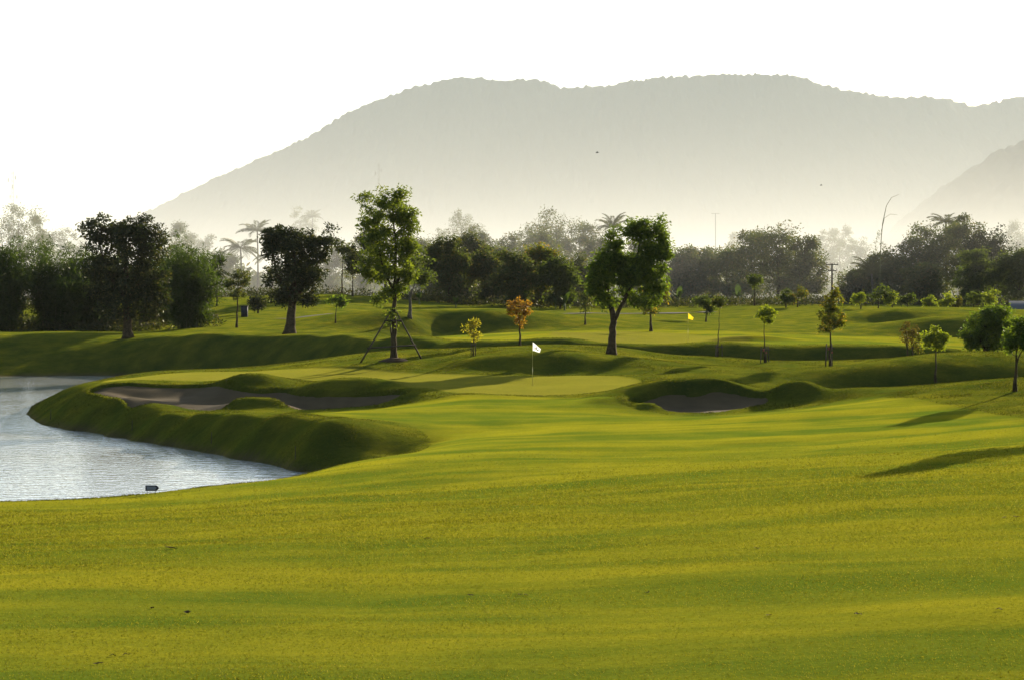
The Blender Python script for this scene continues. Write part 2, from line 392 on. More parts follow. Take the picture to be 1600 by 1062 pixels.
# ridges: (px centre, half width px, Y crest, amplitude, front width, back width)
RIDGES = [(396, 56, 100.4, 0.62, 1.3, 2.6), (548, 82, 98.6, 0.60, 1.4, 3.0), (408, 50, 94.2, 0.30, 0.8, 1.1), (140, 48, 98.2, 0.42, 1.6, 2.2), (640, 45, 93.6, 0.22, 1.2, 3.0),
          (1060, 85, 91.2, 0.66, 1.3, 3.6), (1140, 52, 91.0, 0.36, 1.3, 3.5), (1244, 42, 88.7, 0.60, 1.1, 2.4), (1018, 24, 87.0, 0.20, 0.7, 0.9), (955, 45, 88.5, 0.20, 1.2, 3.0),
          (1165, 75, 147.5, 0.40, 1.2, 5.0), (880, 90, 150.0, 0.35, 2.0, 6.0)]

def ridge(x, y):
    h = np.zeros(x.shape)
    for pc, hw, yc, a, fw, bw in RIDGES:
        s = yc / F
        u = (x - (pc - 800) * s) / (hw * s)
        t = y - yc - 0.5 * u * u * 0.6
        h = h + a * np.exp(-np.abs(u) ** 2.6 * 1.1) * np.where(t < 0, np.exp(-(t / fw) ** 2), np.exp(-(t / bw) ** 2))
    return h

def green_mask(x, y):
    g1 = poly_sd(x, y, smooth_poly([(180, 103.5), (150, 107), (220, 110), (330, 112.5), (450, 112), (560, 109), (680, 105.5), (780, 104), (900, 104), (990, 102), (1010, 97), (960, 93.5), (850, 92.5), (720, 93.5), (640, 97.5), (540, 101.5), (450, 104), (330, 103)], 2))
    g2 = poly_sd(x, y, smooth_poly([(860, 141), (1000, 138), (1160, 140), (1180, 147), (1100, 158), (960, 162), (860, 155)], 2))
    return sstep(-0.25, 0.25, g1), sstep(-0.4, 0.4, g2)

def fairway_mask(x, y):
    f1 = poly_sd(x, y, smooth_poly([(-900, 20), (-500, 58), (0, 59.5), (300, 61), (520, 65), (690, 72.5), (650, 78), (540, 79), (420, 84), (300, 91.3), (480, 91.4), (650, 91.5), (760, 92.5), (930, 91), (1000, 84.8), (1240, 84.8), (1360, 86.5), (1440, 80), (1560, 72), (1900, 55), (2600, 18), (2600, -40), (-900, -40)], 2))
    f2 = poly_sd(x, y, smooth_poly([(620, 150), (760, 143), (900, 140), (1200, 138), (1480, 136), (1600, 140), (1560, 152), (1420, 160), (1250, 160), (1050, 164), (880, 172), (760, 166), (640, 160)], 2))
    return sstep(-1.6, 1.6, f1), sstep(-1.6, 1.6, f2)

def height(x, y, sand_cut=True):
    x = np.asarray(x, float); y = np.asarray(y, float)
    z = tps(x, y)
    near = (1 - sstep(200, 300, y))
    z = z + ridge(x, y)
    gm = np.maximum(*green_mask(x, y))
    calm = (1 - 0.85 * gm) * near * sstep(0.0, 0.5, np.abs(z)) * (1 - 0.7 * sstep(70, 74, y) * (1 - sstep(104, 112, y)) * (1 - sstep(-6, -2, x)))
    z = z + calm * (0.20 * fbm(x / 9.0, y / 7.0, 2, 11) + 0.05 * fbm(x / 11.0, y / 3.0, 2, 31) + 0.05 * fbm(x / 2.6, y / 2.0, 2, 23))
    if sand_cut:
        for b in BUNKERS:
            bx = (x > b[:, 0].min() - 1) & (x < b[:, 0].max() + 1) & (y > b[:, 1].min() - 1) & (y < b[:, 1].max() + 1)
            if bx.any():
                sd = poly_sd(x[bx], y[bx], b); m_ = sstep(-0.08, 0.22, sd)
                z[bx] = z[bx] * (1 - m_) + (sand_height(x[bx], y[bx], b) - 0.16) * m_
    return z

def sand_height(x, y, b):
    z = tps(x, y) + ridge(x, y) * 0.8
    sd = poly_sd(x, y, b)
    return z - 0.16 - (0.45 if b[0, 0] < 0 else 0.12) * sstep(0.0, 2.4, sd) + 0.035 * fbm(x / 0.8, y / 0.8, 2, 5)

def gz(x, y): return float(height(np.array([x]), np.array([y]))[0])

def seat(px, py, Y, span=0.10):
    """point of the ground seen at this pixel, searched around distance Y"""
    Ys = np.linspace(Y * (1 - span), Y * (1 + span), 121)
    z = height(wx(px, Ys), Ys)
    e = np.abs(z - wz(py, Ys)) * F / Ys + 0.12 * np.abs(Ys - Y)
    i = int(np.argmin(e))
    return float(wx(px, Ys[i])), float(Ys[i]), float(z[i])

# ------------------------------------------------------------------ ground sheet
def spaced(segs):
    out = [segs[0][0]]
    for a, b, s in segs:
        n = max(1, round((b - a) / s)); out += list(np.linspace(a, b, n + 1)[1:])
    return np.array(out)
def geo(a, b, r=1.35, s0=6.0):
    o = [a]; s = s0
    while o[-1] + s < b: o.append(o[-1] + s); s *= r
    return np.array(o + [b])
xc = spaced([(-120, -60, 2.0), (-60, -32, 0.6), (-32, 34, 0.25), (34, 60, 0.6), (60, 120, 2.0)])
xs = np.concatenate([-geo(120, 9000)[::-1], xc[1:-1], geo(120, 9000)])
yc = spaced([(8, 60, 0.4), (60, 125, 0.25), (125, 175, 0.45), (175, 260, 0.9), (260, 420, 4.0)])
ys = np.concatenate([-geo(-8 + 0.0, 900, 1.4, 4.0)[::-1], yc[1:-1], geo(420, 9000)])
GX, GY = np.meshgrid(xs, ys)
GH = height(GX, GY)
nr, nc = GX.shape
verts = np.stack([GX.ravel(), GY.ravel(), GH.ravel()], 1)
ii = (np.arange(nr - 1)[:, None] * nc + np.arange(nc - 1)[None]).ravel()
quads = np.stack([ii, ii + 1, ii + nc + 1, ii + nc], 1)
g1, g2 = green_mask(GX, GY); f1, f2 = fairway_mask(GX, GY)
GREEN = np.maximum(g1, g2).ravel()
ROUGH = (1 - np.maximum(np.maximum(f1, f2), np.maximum(g1, g2))).ravel()
MUD = (1 - sstep(0.02, 0.30, GH + 0.15 * fbm(GX / 1.5, GY / 1.5, 2, 3))).ravel()
MUD = np.maximum(MUD, sstep(250, 290, verts[:, 1]) * 0.8)
# vertex normals of the whole sheet, so that the seams between its pieces stay smooth
gzx = np.gradient(GH, xs, axis=1); gzy = np.gradient(GH, ys, axis=0)
NRM = np.stack([-gzx.ravel(), -gzy.ravel(), np.ones(nr * nc)], 1); NRM /= np.linalg.norm(NRM, axis=1)[:, None]

def ground_z(x, y):
    """height of the built sheet, read back from its grid"""
    i = np.clip(np.searchsorted(xs, x) - 1, 0, nc - 2); j = np.clip(np.searchsorted(ys, y) - 1, 0, nr - 2)
    u = (x - xs[i]) / (xs[i + 1] - xs[i]); v = (y - ys[j]) / (ys[j + 1] - ys[j])
    return (GH[j, i] * (1 - u) + GH[j, i + 1] * u) * (1 - v) + (GH[j + 1, i] * (1 - u) + GH[j + 1, i + 1] * u) * v

def ground_piece(name, qsel):
    q = quads[qsel]; used, inv = np.unique(q.ravel(), return_inverse=True)
    me = mesh_np(name, verts[used], inv.reshape(-1, 4), M['turf'], True)
    for a, arr in (('green', GREEN), ('rough', ROUGH), ('mud', MUD)):
        me.attributes.new(a, 'FLOAT', 'POINT').data.foreach_set('value', arr[used].astype(np.float32))
    me.normals_split_custom_set_from_vertices([tuple(v) for v in NRM[used]])
    o = link(name, me); o['kind'] = 'structure'
    return o
qg1 = (g1.ravel()[quads].mean(1) > 0.5); qg2 = (g2.ravel()[quads].mean(1) > 0.5)
qf1 = (f1.ravel()[quads].mean(1) > 0.5) & ~qg1; qf2 = (f2.ravel()[quads].mean(1) > 0.5) & ~qg2
ground_piece('ground', ~(qg1 | qg2 | qf1 | qf2))
props(ground_piece('fairway', qf1), 'wide sunlit mown fairway filling the foreground', None)
props(ground_piece('fairway', qf2), 'far mown fairway beyond the dark gully', None)
props(ground_piece('putting_green', qg1), 'smooth putting green around the white flag', None)
props(ground_piece('putting_green', qg2), 'far putting green around the yellow flag', None)

for b, lab in zip(BUNKERS, ('large shaded sand bunker with grass tongues beside the pond', 'smaller dark sand bunker right of the white flag')):
    bx = np.arange(b[:, 0].min() - 0.6, b[:, 0].max() + 0.6, 0.22); by = np.arange(b[:, 1].min() - 0.6, b[:, 1].max() + 0.6, 0.22)
    X, Y = np.meshgrid(bx, by); sd = poly_sd(X, Y, b)
    Z = sand_height(X, Y, b) - 0.6 * sstep(0.10, 0.35, -sd)
    v = np.stack([X.ravel(), Y.ravel(), Z.ravel()], 1); n_ = len(bx)
    i_ = (np.arange(len(by) - 1)[:, None] * n_ + np.arange(n_ - 1)[None]).ravel()
    q = np.stack([i_, i_ + 1, i_ + n_ + 1, i_ + n_], 1)
    q = q[(sd.ravel()[q] > -0.3).any(1)]
    used, inv = np.unique(q.ravel(), return_inverse=True)
    props(link('sand_bunker', mesh_np('sand_bunker', v[used], inv.reshape(-1, 4), M['sand'], True)), lab, None, None, 'structure')

# ------------------------------------------------------------------ pond water
def water_material():
    m, n, l, p = new_mat('water')
    p.inputs['Base Color'].default_value = (0.90, 0.90, 0.86, 1); p.inputs['Roughness'].default_value = 0.03
    p.inputs['IOR'].default_value = 1.6; p.inputs['Metallic'].default_value = 0.6; p.inputs['Specular IOR Level'].default_value = 0.5
    co = n.new('ShaderNodeTexCoord').outputs['Object']
    a = noise_node(n, l, 1.7, 3, co, (0.7, 1.5, 1)); b = noise_node(n, l, 5.0, 2, co, (0.6, 1.4, 1))
    patch = ramp(n, l, noise_node(n, l, 0.09, 2, co), [(0.36, (0.55,) * 3), (0.60, (1,) * 3)])
    s = n.new('ShaderNodeMath'); s.operation = 'MULTIPLY_ADD'; l.new(b, s.inputs[0]); s.inputs[1].default_value = 0.35; l.new(a, s.inputs[2])
    st = n.new('ShaderNodeMath'); st.operation = 'MULTIPLY'; l.new(patch, st.inputs[0]); st.inputs[1].default_value = 0.6
    bu = n.new('ShaderNodeBump'); bu.inputs['Distance'].default_value = 0.075
    l.new(s.outputs[0], bu.inputs['Height']); l.new(st.outputs[0], bu.inputs['Strength']); l.new(bu.outputs['Normal'], p.inputs['Normal'])
    return m
M['water'] = water_material()
w = mesh_np('pond_water', [(-98, 58, 0), (-2, 58, 0), (-2, 164, 0), (-98, 164, 0)], np.array([[0, 1, 2, 3]]), M['water'])
link('pond_water', w)['kind'] = 'structure'

# ------------------------------------------------------------------ hills
def canopy(x, y, cell, seed):
    """domed tree-top relief"""
    best = np.zeros(x.shape); gx, gy = np.floor(x / cell), np.floor(y / cell)
    for dx in (-1, 0, 1):
        for dy in (-1, 0, 1):
            cx, cy_ = gx + dx, gy + dy
            jx = (cx + hash2(cx, cy_, seed)) * cell; jy = (cy_ + hash2(cx, cy_, seed + 1)) * cell
            r = cell * (0.55 + 0.4 * hash2(cx, cy_, seed + 2)); d2 = ((x - jx) ** 2 + (y - jy) ** 2) / (r * r)
            best = np.maximum(best, np.sqrt(np.clip(1 - d2, 0, 1)) * (0.4 + 0.9 * hash2(cx, cy_, seed + 3)))
    return best

def make_hill(name, crest, Yc, depth, back, fine, label, step=(3.0, 6.0), cell=9.0, amp=6.0, seed=40):
    cp = np.array(crest, float)
    cx, cz = wx(cp[:, 0], Yc), wz(cp[:, 1], Yc)
    x0, x1 = fine
    xs = np.concatenate([np.arange(cx[0], x0, 14.0), np.arange(x0, x1, step[0]), np.arange(x1, cx[-1], 14.0), [cx[-1]]])
    vs = np.concatenate([np.linspace(-1, 0, int(depth / step[1]), endpoint=False), np.linspace(0, 1, int(back / 12))])
    X, V = np.meshgrid(xs, vs)
    # smooth crest
    k = np.linspace(cx[0], cx[-1], 1500); zc = np.interp(k, cx, cz)
    ker = np.hanning(9); ker /= ker.sum(); zc = np.convolve(np.pad(zc, 4, 'edge'), ker, 'valid')
    C = np.interp(X, k, zc) - 5.0
    Y = Yc + np.where(V < 0, V * depth, V * back) + 15 * fbm(X / 260, X * 0, 2, seed)
    shape = np.where(V < 0, (1 + V) ** 1.1, 1 - V ** 2)
    er = fbm(X / 190 + 0.15 * V, Y / 420, 4, seed + 3) * 14 * np.clip(1 - np.abs(V + 0.45) / 0.5, 0, 1) * np.clip(C / 200, 0, 1)
    Z = 3.0 + C * shape + er + (canopy(X, Y, cell, seed + 9) - 0.45) * amp * (1 + 0.35 * np.exp(-(V / 0.05) ** 2)) * np.clip(C * shape / 15, 0, 1)
    v = np.stack([X.ravel(), Y.ravel(), Z.ravel()], 1); n_ = len(xs)
    i_ = (np.arange(len(vs) - 1)[:, None] * n_ + np.arange(n_ - 1)[None]).ravel()
    q = np.stack([i_, i_ + 1, i_ + n_ + 1, i_ + n_], 1)
    o = link(name, mesh_np(name, v, q, M['forest'], True)); props(o, label, None, None, 'structure')
    return o
make_hill('hill', [(-900, 462), (-300, 440), (60, 395), (150, 362), (230, 330), (300, 295), (400, 250), (470, 220), (505, 198), (540, 177), (580, 158), (640, 138), (700, 123), (730, 120), (790, 127), (835, 122), (880, 137), (960, 131),
                   (1020, 121), (1120, 116), (1240, 115), (1290, 134), (1380, 150), (1420, 150), (1460, 150), (1495, 158), (1522, 166), (1565, 157), (1600, 150), (1700, 140), (1850, 160), (2050, 210), (2300, 280), (2700, 380), (3000, 450)],
          2600, 560, 700, (-720, 760), 'long forested hill closing the valley under the white sky', (1.7, 7.0), 5.5, 3.6)
make_hill('hill', [(1330, 452), (1380, 405), (1430, 350), (1470, 308), (1510, 275), (1560, 243), (1600, 222), (1680, 190), (1800, 170), (2000, 190), (2300, 260), (2700, 400), (2900, 455)],
          1450, 270, 350, (240, 480), 'nearer dark hill spur at the right edge', (2.2, 5.0), 8.0, 6.0, 77)

# ------------------------------------------------------------------ haze
def volume_box(name, lo, hi, dens, col, aniso, label):
    b = MB().box([(lo[i] + hi[i]) / 2 for i in range(3)], [hi[i] - lo[i] for i in range(3)])
    m = bpy.data.materials.new(name); m.use_nodes = True; nt = m.node_tree
    nt.nodes.remove(nt.nodes['Principled BSDF'])
    v = nt.nodes.new('ShaderNodeVolumePrincipled')
    v.inputs['Color'].default_value = (*col, 1); v.inputs['Density'].default_value = dens; v.inputs['Anisotropy'].default_value = aniso
    nt.links.new(v.outputs[0], nt.nodes['Material Output'].inputs['Volume'])
    o = b.obj(name, m); props(o, label, None, None, 'stuff'); return o
volume_box('haze', (-9500, -950, -3), (9500, 9500, 420), HAZE_DENSITY, (0.9, 0.9, 0.88), 0.0, 'thin pale morning haze over the whole valley')
volume_box('valley_haze', (-9000, 345, -2.5), (9000, 9000, 415), VALLEY_DENSITY, (0.80, 0.92, 0.95), 0.0, 'grey-green air filling the valley up to the hill top')
volume_box('mist', (-2600, 250, -2), (2600, 2560, 42), MIST_DENSITY, (0.97, 0.97, 0.92), 0.2, 'low bright mist lying on the valley floor before the hill')
#__TREES__
# ------------------------------------------------------------------ plants
def leaf_mesh_arrays(centres, per, spread, llen, lwid, rng, droop=0.35, flat=0.6):
    """rhombic leaves gathered in clumps; returns verts, quads"""
    n = len(centres) * per
    c = np.repeat(centres, per, 0)
    sp = np.repeat(np.broadcast_to(np.asarray(spread, float), (len(centres),)), per)[:, None]
    d = rng.normal(size=(n, 3)); d /= np.linalg.norm(d, axis=1)[:, None] + 1e-9
    p = c + d * sp * (rng.random((n, 1)) ** 0.6) * np.array([1, 1, 0.75])
    a = rng.normal(size=(n, 3)) * np.array([1, 1, flat]) + d * 0.8; a[:, 2] -= droop
    a /= np.linalg.norm(a, axis=1)[:, None] + 1e-9
    r = rng.normal(size=(n, 3)); b = np.cross(a, r); b /= np.linalg.norm(b, axis=1)[:, None] + 1e-9
    L = llen * (0.6 + 0.8 * rng.random((n, 1))); W = lwid * (0.6 + 0.8 * rng.random((n, 1)))
    nrm = np.cross(a, b)
    v = np.stack([p, p + a * L * 0.45 + b * W * 0.5 + nrm * L * 0.06, p + a * L, p + a * L * 0.45 - b * W * 0.5 + nrm * L * 0.06], 1).reshape(-1, 3)
    q = np.arange(n * 4).reshape(-1, 4)
    return v, q

def frusta(segs, n=5):
    """segs rows: ax ay az bx by bz ra rb"""
    S = np.asarray(segs, float); a, b, ra, rb = S[:, :3], S[:, 3:6], S[:, 6:7], S[:, 7:8]
    t = b - a; t /= np.linalg.norm(t, axis=1)[:, None] + 1e-9
    u = np.cross(t, np.array([0.31, 0.95, 0.05])); u /= np.linalg.norm(u, axis=1)[:, None] + 1e-9; w = np.cross(t, u)
    ang = np.arange(n) * 2 * math.pi / n
    ring = np.cos(ang)[None, :, None] * u[:, None] + np.sin(ang)[None, :, None] * w[:, None]
    v = np.concatenate([a[:, None] + ring * ra[:, None], b[:, None] + ring * rb[:, None]], 1).reshape(-1, 3)
    k = np.arange(len(S))[:, None] * 2 * n; i = np.arange(n)[None]; j = (i + 1) % n
    q = np.stack([k + i, k + j, k + j + n, k + i + n], -1).reshape(-1, 4)
    return v, q

def tree(label, px, py, Y, trunks, blobs, leaf='leaf_mid', bark='bark', r0=6.0, clumps=90, per=40, spread=0.42, llen=0.17, lwid=0.08,
         droop=0.35, group=None, name='tree', cat='tree', seed=1, fixed=None, shell=0.45, depth=0.85, span=0.10):
    """trunks: list of pixel paths, blobs: (px, py, rx, ry) ellipses of foliage as measured in the photograph"""
    rng = np.random.default_rng(seed)
    bx, bY, bz = seat(px, py, Y, span) if fixed is None else fixed
    s = bY / F
    loc = lambda q: np.array([(q[0] - px) * s, (q[2] if len(q) > 2 else 0.0), (py - q[1]) * s])
    root = empty(name, (bx, bY, bz), label, cat, group)
    nodes, rad, mb = [], [], MB()
    for k, path in enumerate(trunks):
        P = np.array([loc(q) for q in path])
        m = max(4, int(np.linalg.norm(np.diff(P, axis=0), axis=1).sum() / 0.28))
        tt = np.concatenate([[0], np.cumsum(np.linalg.norm(np.diff(P, axis=0), axis=1))]); tq = np.linspace(0, tt[-1], m)
        Q = np.stack([np.interp(tq, tt, P[:, i]) for i in range(3)], 1)
        ker = np.array([.25, .5, .25])
        for _ in range(2): Q[1:-1] = 0.25 * Q[:-2] + 0.5 * Q[1:-1] + 0.25 * Q[2:]
        Q[1:-1] += rng.normal(size=(m - 2, 3)) * 0.02
        f = np.linspace(0, 1, m); rr = (r0 if k == 0 else r0 * 0.5) * s * (1 - 0.85 * f ** 0.8)
        if k == 0:
            rr = rr * (1 + 0.55 * np.exp(-f * m * 0.28 / 0.22)); Q[0, 2] -= 0.25
        mb.tube(Q, rr, 9)
        nodes += list(Q[int(m * (0.35 if k == 0 else 0.2)):]); rad += list(rr[int(m * (0.35 if k == 0 else 0.2)):])
    # clump centres
    vol = np.array([b[2] * b[3] for b in blobs], float); cnt = np.maximum(2, np.round(clumps * vol / vol.sum())).astype(int)
    cs = []
    for b, c in zip(blobs, cnt):
        d = rng.normal(size=(c, 3)); d /= np.linalg.norm(d, axis=1)[:, None]
        d *= (rng.random((c, 1)) ** shell)
        o = loc((b[0], b[1])); dy = b[4] if len(b) > 4 else 0.0
        cs.append(o + np.array([0, dy, 0]) + d * np.array([b[2] * s, b[2] * s * depth, b[3] * s]))
    cs = np.concatenate(cs)
    N = np.array(nodes); order = np.argsort([np.min(np.linalg.norm(N - c, axis=1)) for c in cs])
    NP = list(N); NR = list(rad); segs = []
    for i in order:
        c = cs[i]; A = np.array(NP); dist = np.linalg.norm(A - c, axis=1) + 0.9 * np.maximum(0, A[:, 2] - c[2] + 0.15)
        j = int(np.argmin(dist)); a = A[j]; L = np.linalg.norm(c - a)
        r1 = min(NR[j] * 0.7, 0.010 + 0.016 * L); r2 = max(0.005, r1 * 0.45)
        mid = (a + c) / 2 + rng.normal(size=3) * 0.07 * L + np.array([0, 0, -0.05 * L]); rm = (r1 + r2) / 2
        segs += [[*a, *mid, r1, rm], [*mid, *c, rm, r2]]
        NP += [mid, c]; NR += [rm, r2]
    v, q = frusta(segs)
    tv = np.concatenate([np.array(mb.v), v]); tf = [np.concatenate([np.array(mb.f4), q + len(mb.v)]), np.array(mb.f3)]
    link('trunk', mesh_np('trunk', tv, tf, M[bark], True), root)
    v, q = leaf_mesh_arrays(cs, per, spread * (0.6 + 0.7 * rng.random(len(cs))), llen, lwid, rng, droop)
    link('crown', mesh_np('crown', v, q, M[leaf]), root)
    return root

# --- the large trees
tree('tall green tree held up by three dark prop poles', 615, 562, 112, [[(615, 562), (616, 500), (617, 440), (618, 380), (612, 320)], [(617, 450), (634, 410, .3), (640, 350, .4)], [(617, 460), (598, 420, -.3), (585, 350, -.3)]],
     [(606, 322, 42, 28), (585, 350, 28, 26), (632, 350, 26, 34), (600, 385, 44, 34), (636, 392, 18, 22), (592, 425, 30, 26), (625, 430, 22, 26), (612, 455, 22, 14), (640, 340, 17, 14), (596, 465, 16, 10), (612, 492, 7, 18), (570, 425, 14, 18), (640, 425, 14, 16), (572, 310, 12, 12), (628, 305, 12, 10)],
     'leaf_bright', r0=5.2, clumps=300, per=50, spread=0.36, llen=0.19, lwid=0.085, seed=11)
tree('forked tree with two lopsided dense crowns right of the white flag', 955, 553, 112, [[(955, 553), (957, 520), (959, 490), (950, 465, .2), (945, 420, .2), (955, 370)], [(960, 500), (978, 465, -.2), (990, 430), (1000, 380), (1012, 345)]],
     [(944, 428, 26, 42), (930, 440, 14, 36), (958, 402, 16, 30), (962, 376, 12, 22), (978, 408, 14, 18), (1014, 362, 30, 33), (1024, 395, 24, 36), (1010, 425, 32, 32), (990, 420, 24, 28), (988, 360, 18, 15), (1036, 385, 12, 28), (948, 468, 20, 14), (1005, 465, 26, 14), (975, 445, 20, 20), (1030, 445, 14, 20)],
     'leaf_green', r0=7.2, clumps=460, per=52, spread=0.36, llen=0.2, lwid=0.085, seed=12)
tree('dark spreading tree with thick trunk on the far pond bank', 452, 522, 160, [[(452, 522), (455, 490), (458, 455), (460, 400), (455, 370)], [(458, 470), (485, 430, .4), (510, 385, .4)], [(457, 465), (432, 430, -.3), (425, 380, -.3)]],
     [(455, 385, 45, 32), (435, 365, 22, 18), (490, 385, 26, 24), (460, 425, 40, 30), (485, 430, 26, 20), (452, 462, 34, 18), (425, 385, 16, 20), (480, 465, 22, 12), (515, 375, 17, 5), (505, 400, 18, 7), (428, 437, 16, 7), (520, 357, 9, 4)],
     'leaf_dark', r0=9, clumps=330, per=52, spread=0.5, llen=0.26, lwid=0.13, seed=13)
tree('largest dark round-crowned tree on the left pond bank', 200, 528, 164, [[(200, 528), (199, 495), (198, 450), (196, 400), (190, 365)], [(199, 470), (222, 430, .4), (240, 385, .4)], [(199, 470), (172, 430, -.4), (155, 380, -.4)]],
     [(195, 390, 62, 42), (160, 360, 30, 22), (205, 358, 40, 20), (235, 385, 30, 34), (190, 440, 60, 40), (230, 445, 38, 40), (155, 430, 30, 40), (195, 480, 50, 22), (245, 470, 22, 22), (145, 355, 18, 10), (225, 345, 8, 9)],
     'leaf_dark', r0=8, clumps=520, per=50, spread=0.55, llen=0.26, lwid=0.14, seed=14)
tree('round dark shrubby tree with stout trunk above the shaded hollow', 1541, 572, 113, [[(1541, 572), (1541, 545), (1540, 515), (1538, 490)], [(1541, 548), (1562, 520, .2)], [(1541, 545), (1520, 520, -.2)]],
     [(1545, 505, 36, 26), (1525, 525, 26, 20), (1565, 520, 24, 24), (1555, 490, 26, 16), (1545, 540, 28, 10), (1512, 535, 12, 12)],
     'leaf_green', r0=6.5, clumps=260, per=50, spread=0.34, llen=0.16, lwid=0.08, seed=15)
tree('dark young tree cut by the right edge, casting the long thin shadow', 1586, 611, 80, [[(1586, 611), (1587, 575), (1590, 540), (1592, 515)], [(1588, 570), (1604, 530)]],
     [(1592, 525, 24, 24), (1578, 535, 12, 18), (1612, 520, 20, 26), (1597, 505, 16, 12)],
     'leaf_green', r0=3.2, clumps=90, per=46, spread=0.24, llen=0.13, lwid=0.065, seed=16, span=0.03)

tree('tree just beyond the right edge that throws the long shadow over the fairway', 1793, 640, 73, [[(1793, 640), (1793, 560), (1795, 480), (1790, 400)], [(1793, 560), (1830, 470)], [(1793, 550), (1760, 470)]],
     [(1793, 430, 45, 60), (1770, 470, 36, 36), (1820, 470, 36, 40), (1793, 390, 30, 30)], 'leaf_green', r0=7, clumps=160, per=46, spread=0.30, llen=0.16, lwid=0.08, seed=17)
# --- saplings on the near land
tree('small orange and red leaved tree on a thin stem behind the white flag', 812, 541, 119.5, [[(812, 541), (812, 515), (811, 490), (812, 475)]],
     [(810, 485, 20, 15), (800, 482, 10, 12), (822, 484, 10, 14), (813, 503, 10, 7), (812, 472, 12, 8)], 'leaf_red', r0=2.0, clumps=55, per=34, spread=0.22, llen=0.13, lwid=0.07, seed=21)
tree('thin yellowing sapling left of the orange tree', 740, 556, 113, [[(740, 556), (740, 530), (740, 505)]],
     [(736, 513, 12, 10), (742, 505, 8, 8), (741, 525, 8, 10)], 'leaf_yellow', r0=1.3, clumps=26, per=24, spread=0.18, llen=0.14, lwid=0.07, seed=22)
tree('lime leaved sapling with red tag on its stakes', 1195, 566, 115, [[(1195, 566), (1194, 530), (1194, 500), (1196, 484)]],
     [(1198, 487, 11, 8), (1190, 490, 7, 8), (1206, 488, 6, 8), (1199, 501, 9, 8)], 'leaf_lime', r0=1.4, clumps=34, per=30, spread=0.17, llen=0.15, lwid=0.075, seed=23)
tree('spindly sapling with small round dark top and leaning stem', 1123, 557, 119, [[(1121, 557), (1122, 530), (1124, 500), (1123, 465)]],
     [(1124, 470, 11, 10)], 'leaf_far', r0=1.2, clumps=18, per=34, spread=0.2, llen=0.14, lwid=0.07, seed=24)
tree('straight sapling with egg-shaped yellow-green crown and bare stem', 1297, 573, 110, [[(1297, 573), (1297, 540), (1297, 505), (1299, 465)]],
     [(1300, 475, 18, 18), (1298, 498, 23, 18), (1305, 458, 9, 8), (1312, 505, 12, 10), (1290, 512, 11, 8)], 'leaf_autumn', r0=2.0, clumps=85, per=36, spread=0.2, llen=0.15, lwid=0.07, seed=25)
tree('lime green lollipop sapling standing in the shaded hollow', 1462, 596, 101, [[(1462, 596), (1462, 570), (1462, 545), (1461, 520)]],
     [(1462, 528, 14, 12), (1450, 532, 9, 12), (1475, 530, 9, 10), (1461, 514, 5, 6), (1466, 543, 10, 7)], 'leaf_lime', r0=2.0, clumps=60, per=34, spread=0.17, llen=0.14, lwid=0.07, seed=26)
for i, (bx_, tx_, lab, leafk) in enumerate(((1418, 1415, 'sparse brownish sapling, left of three standing close together', 'leaf_brown'), (1426, 1427, 'sparse brownish sapling, middle of three standing close together', 'leaf_brown'),
                                           (1434, 1437, 'small green-topped sapling, right of three standing close together', 'leaf_autumn'))):
    hgt = (500, 506, 516)[i]
    tree(lab, bx_, 567.5, 114, [[(bx_, 567), (bx_, 545), (tx_, hgt + 12)], [(bx_, 548), (tx_ - 5, hgt + 15)], [(bx_, 548), (tx_ + 6, hgt + 15)]],
         [(tx_, hgt + 12, 9, 13), (tx_, hgt + 28, 9, 10)], leafk, r0=1.3, clumps=26, per=14, spread=0.2, llen=0.13, lwid=0.065, seed=30 + i)

# --- small trees beyond the pond on the left
tree('small tiered tree on the bank right of the bamboo', 370, 512, 180, [[(370, 512), (371, 470), (373, 430)]], [(373, 428, 18, 8), (380, 440, 14, 8), (362, 445, 12, 10), (372, 458, 12, 10)], 'leaf_far', r0=1.8, clumps=60, per=34, spread=0.3, llen=0.2, lwid=0.1, seed=41)
tree('slim small tree touching the bamboo clump', 339, 478, 222, [[(339, 478), (339, 440), (341, 405)]], [(341, 410, 10, 12), (340, 428, 12, 10)], 'leaf_dark', r0=1.6, clumps=36, per=34, spread=0.4, llen=0.26, lwid=0.13, seed=42)
tree('low umbrella-shaped sapling between the two big trees', 524, 505, 192, [[(524, 505), (525, 485), (526, 470)]], [(526, 472, 20, 7), (537, 470, 9, 6)], 'leaf_green', r0=1.2, clumps=30, per=30, spread=0.3, llen=0.22, lwid=0.11, seed=43)
tree('round dark bush on the terraced slope', 403, 490, 212, [[(403, 490), (403, 478), (403, 468)]], [(403, 470, 17, 8), (403, 478, 14, 6)], 'leaf_dark', r0=1.4, clumps=40, per=36, spread=0.4, llen=0.28, lwid=0.1, seed=44, name='bush', cat='bush')
tree('thin tall tree with bare stem left of the propped tree', 534, 463, 242, [[(534, 461), (535, 420), (536, 390)]], [(536, 388, 18, 8), (524, 378, 12, 6), (545, 395, 14, 8)], 'leaf_far', r0=1.5, clumps=40, per=30, spread=0.5, llen=0.3, lwid=0.14, seed=45, fixed=None)
tree('shorter thin tree with drooping foliage left of the propped tree', 551, 463, 242, [[(551, 461), (551, 430), (550, 405)]], [(550, 405, 12, 16), (548, 424, 10, 10)], 'leaf_far', r0=1.3, clumps=34, per=30, spread=0.5, llen=0.3, lwid=0.12, seed=46)
tree('dark spreading tree behind the propped tree', 603, 470, 240, [[(603, 468), (602, 440), (590, 410)], [(602, 445), (612, 415)]], [(575, 385, 26, 28), (560, 410, 20, 18), (590, 415, 24, 18)], 'leaf_dark', r0=3.5, clumps=80, per=40, spread=0.55, llen=0.32, lwid=0.15, seed=47)
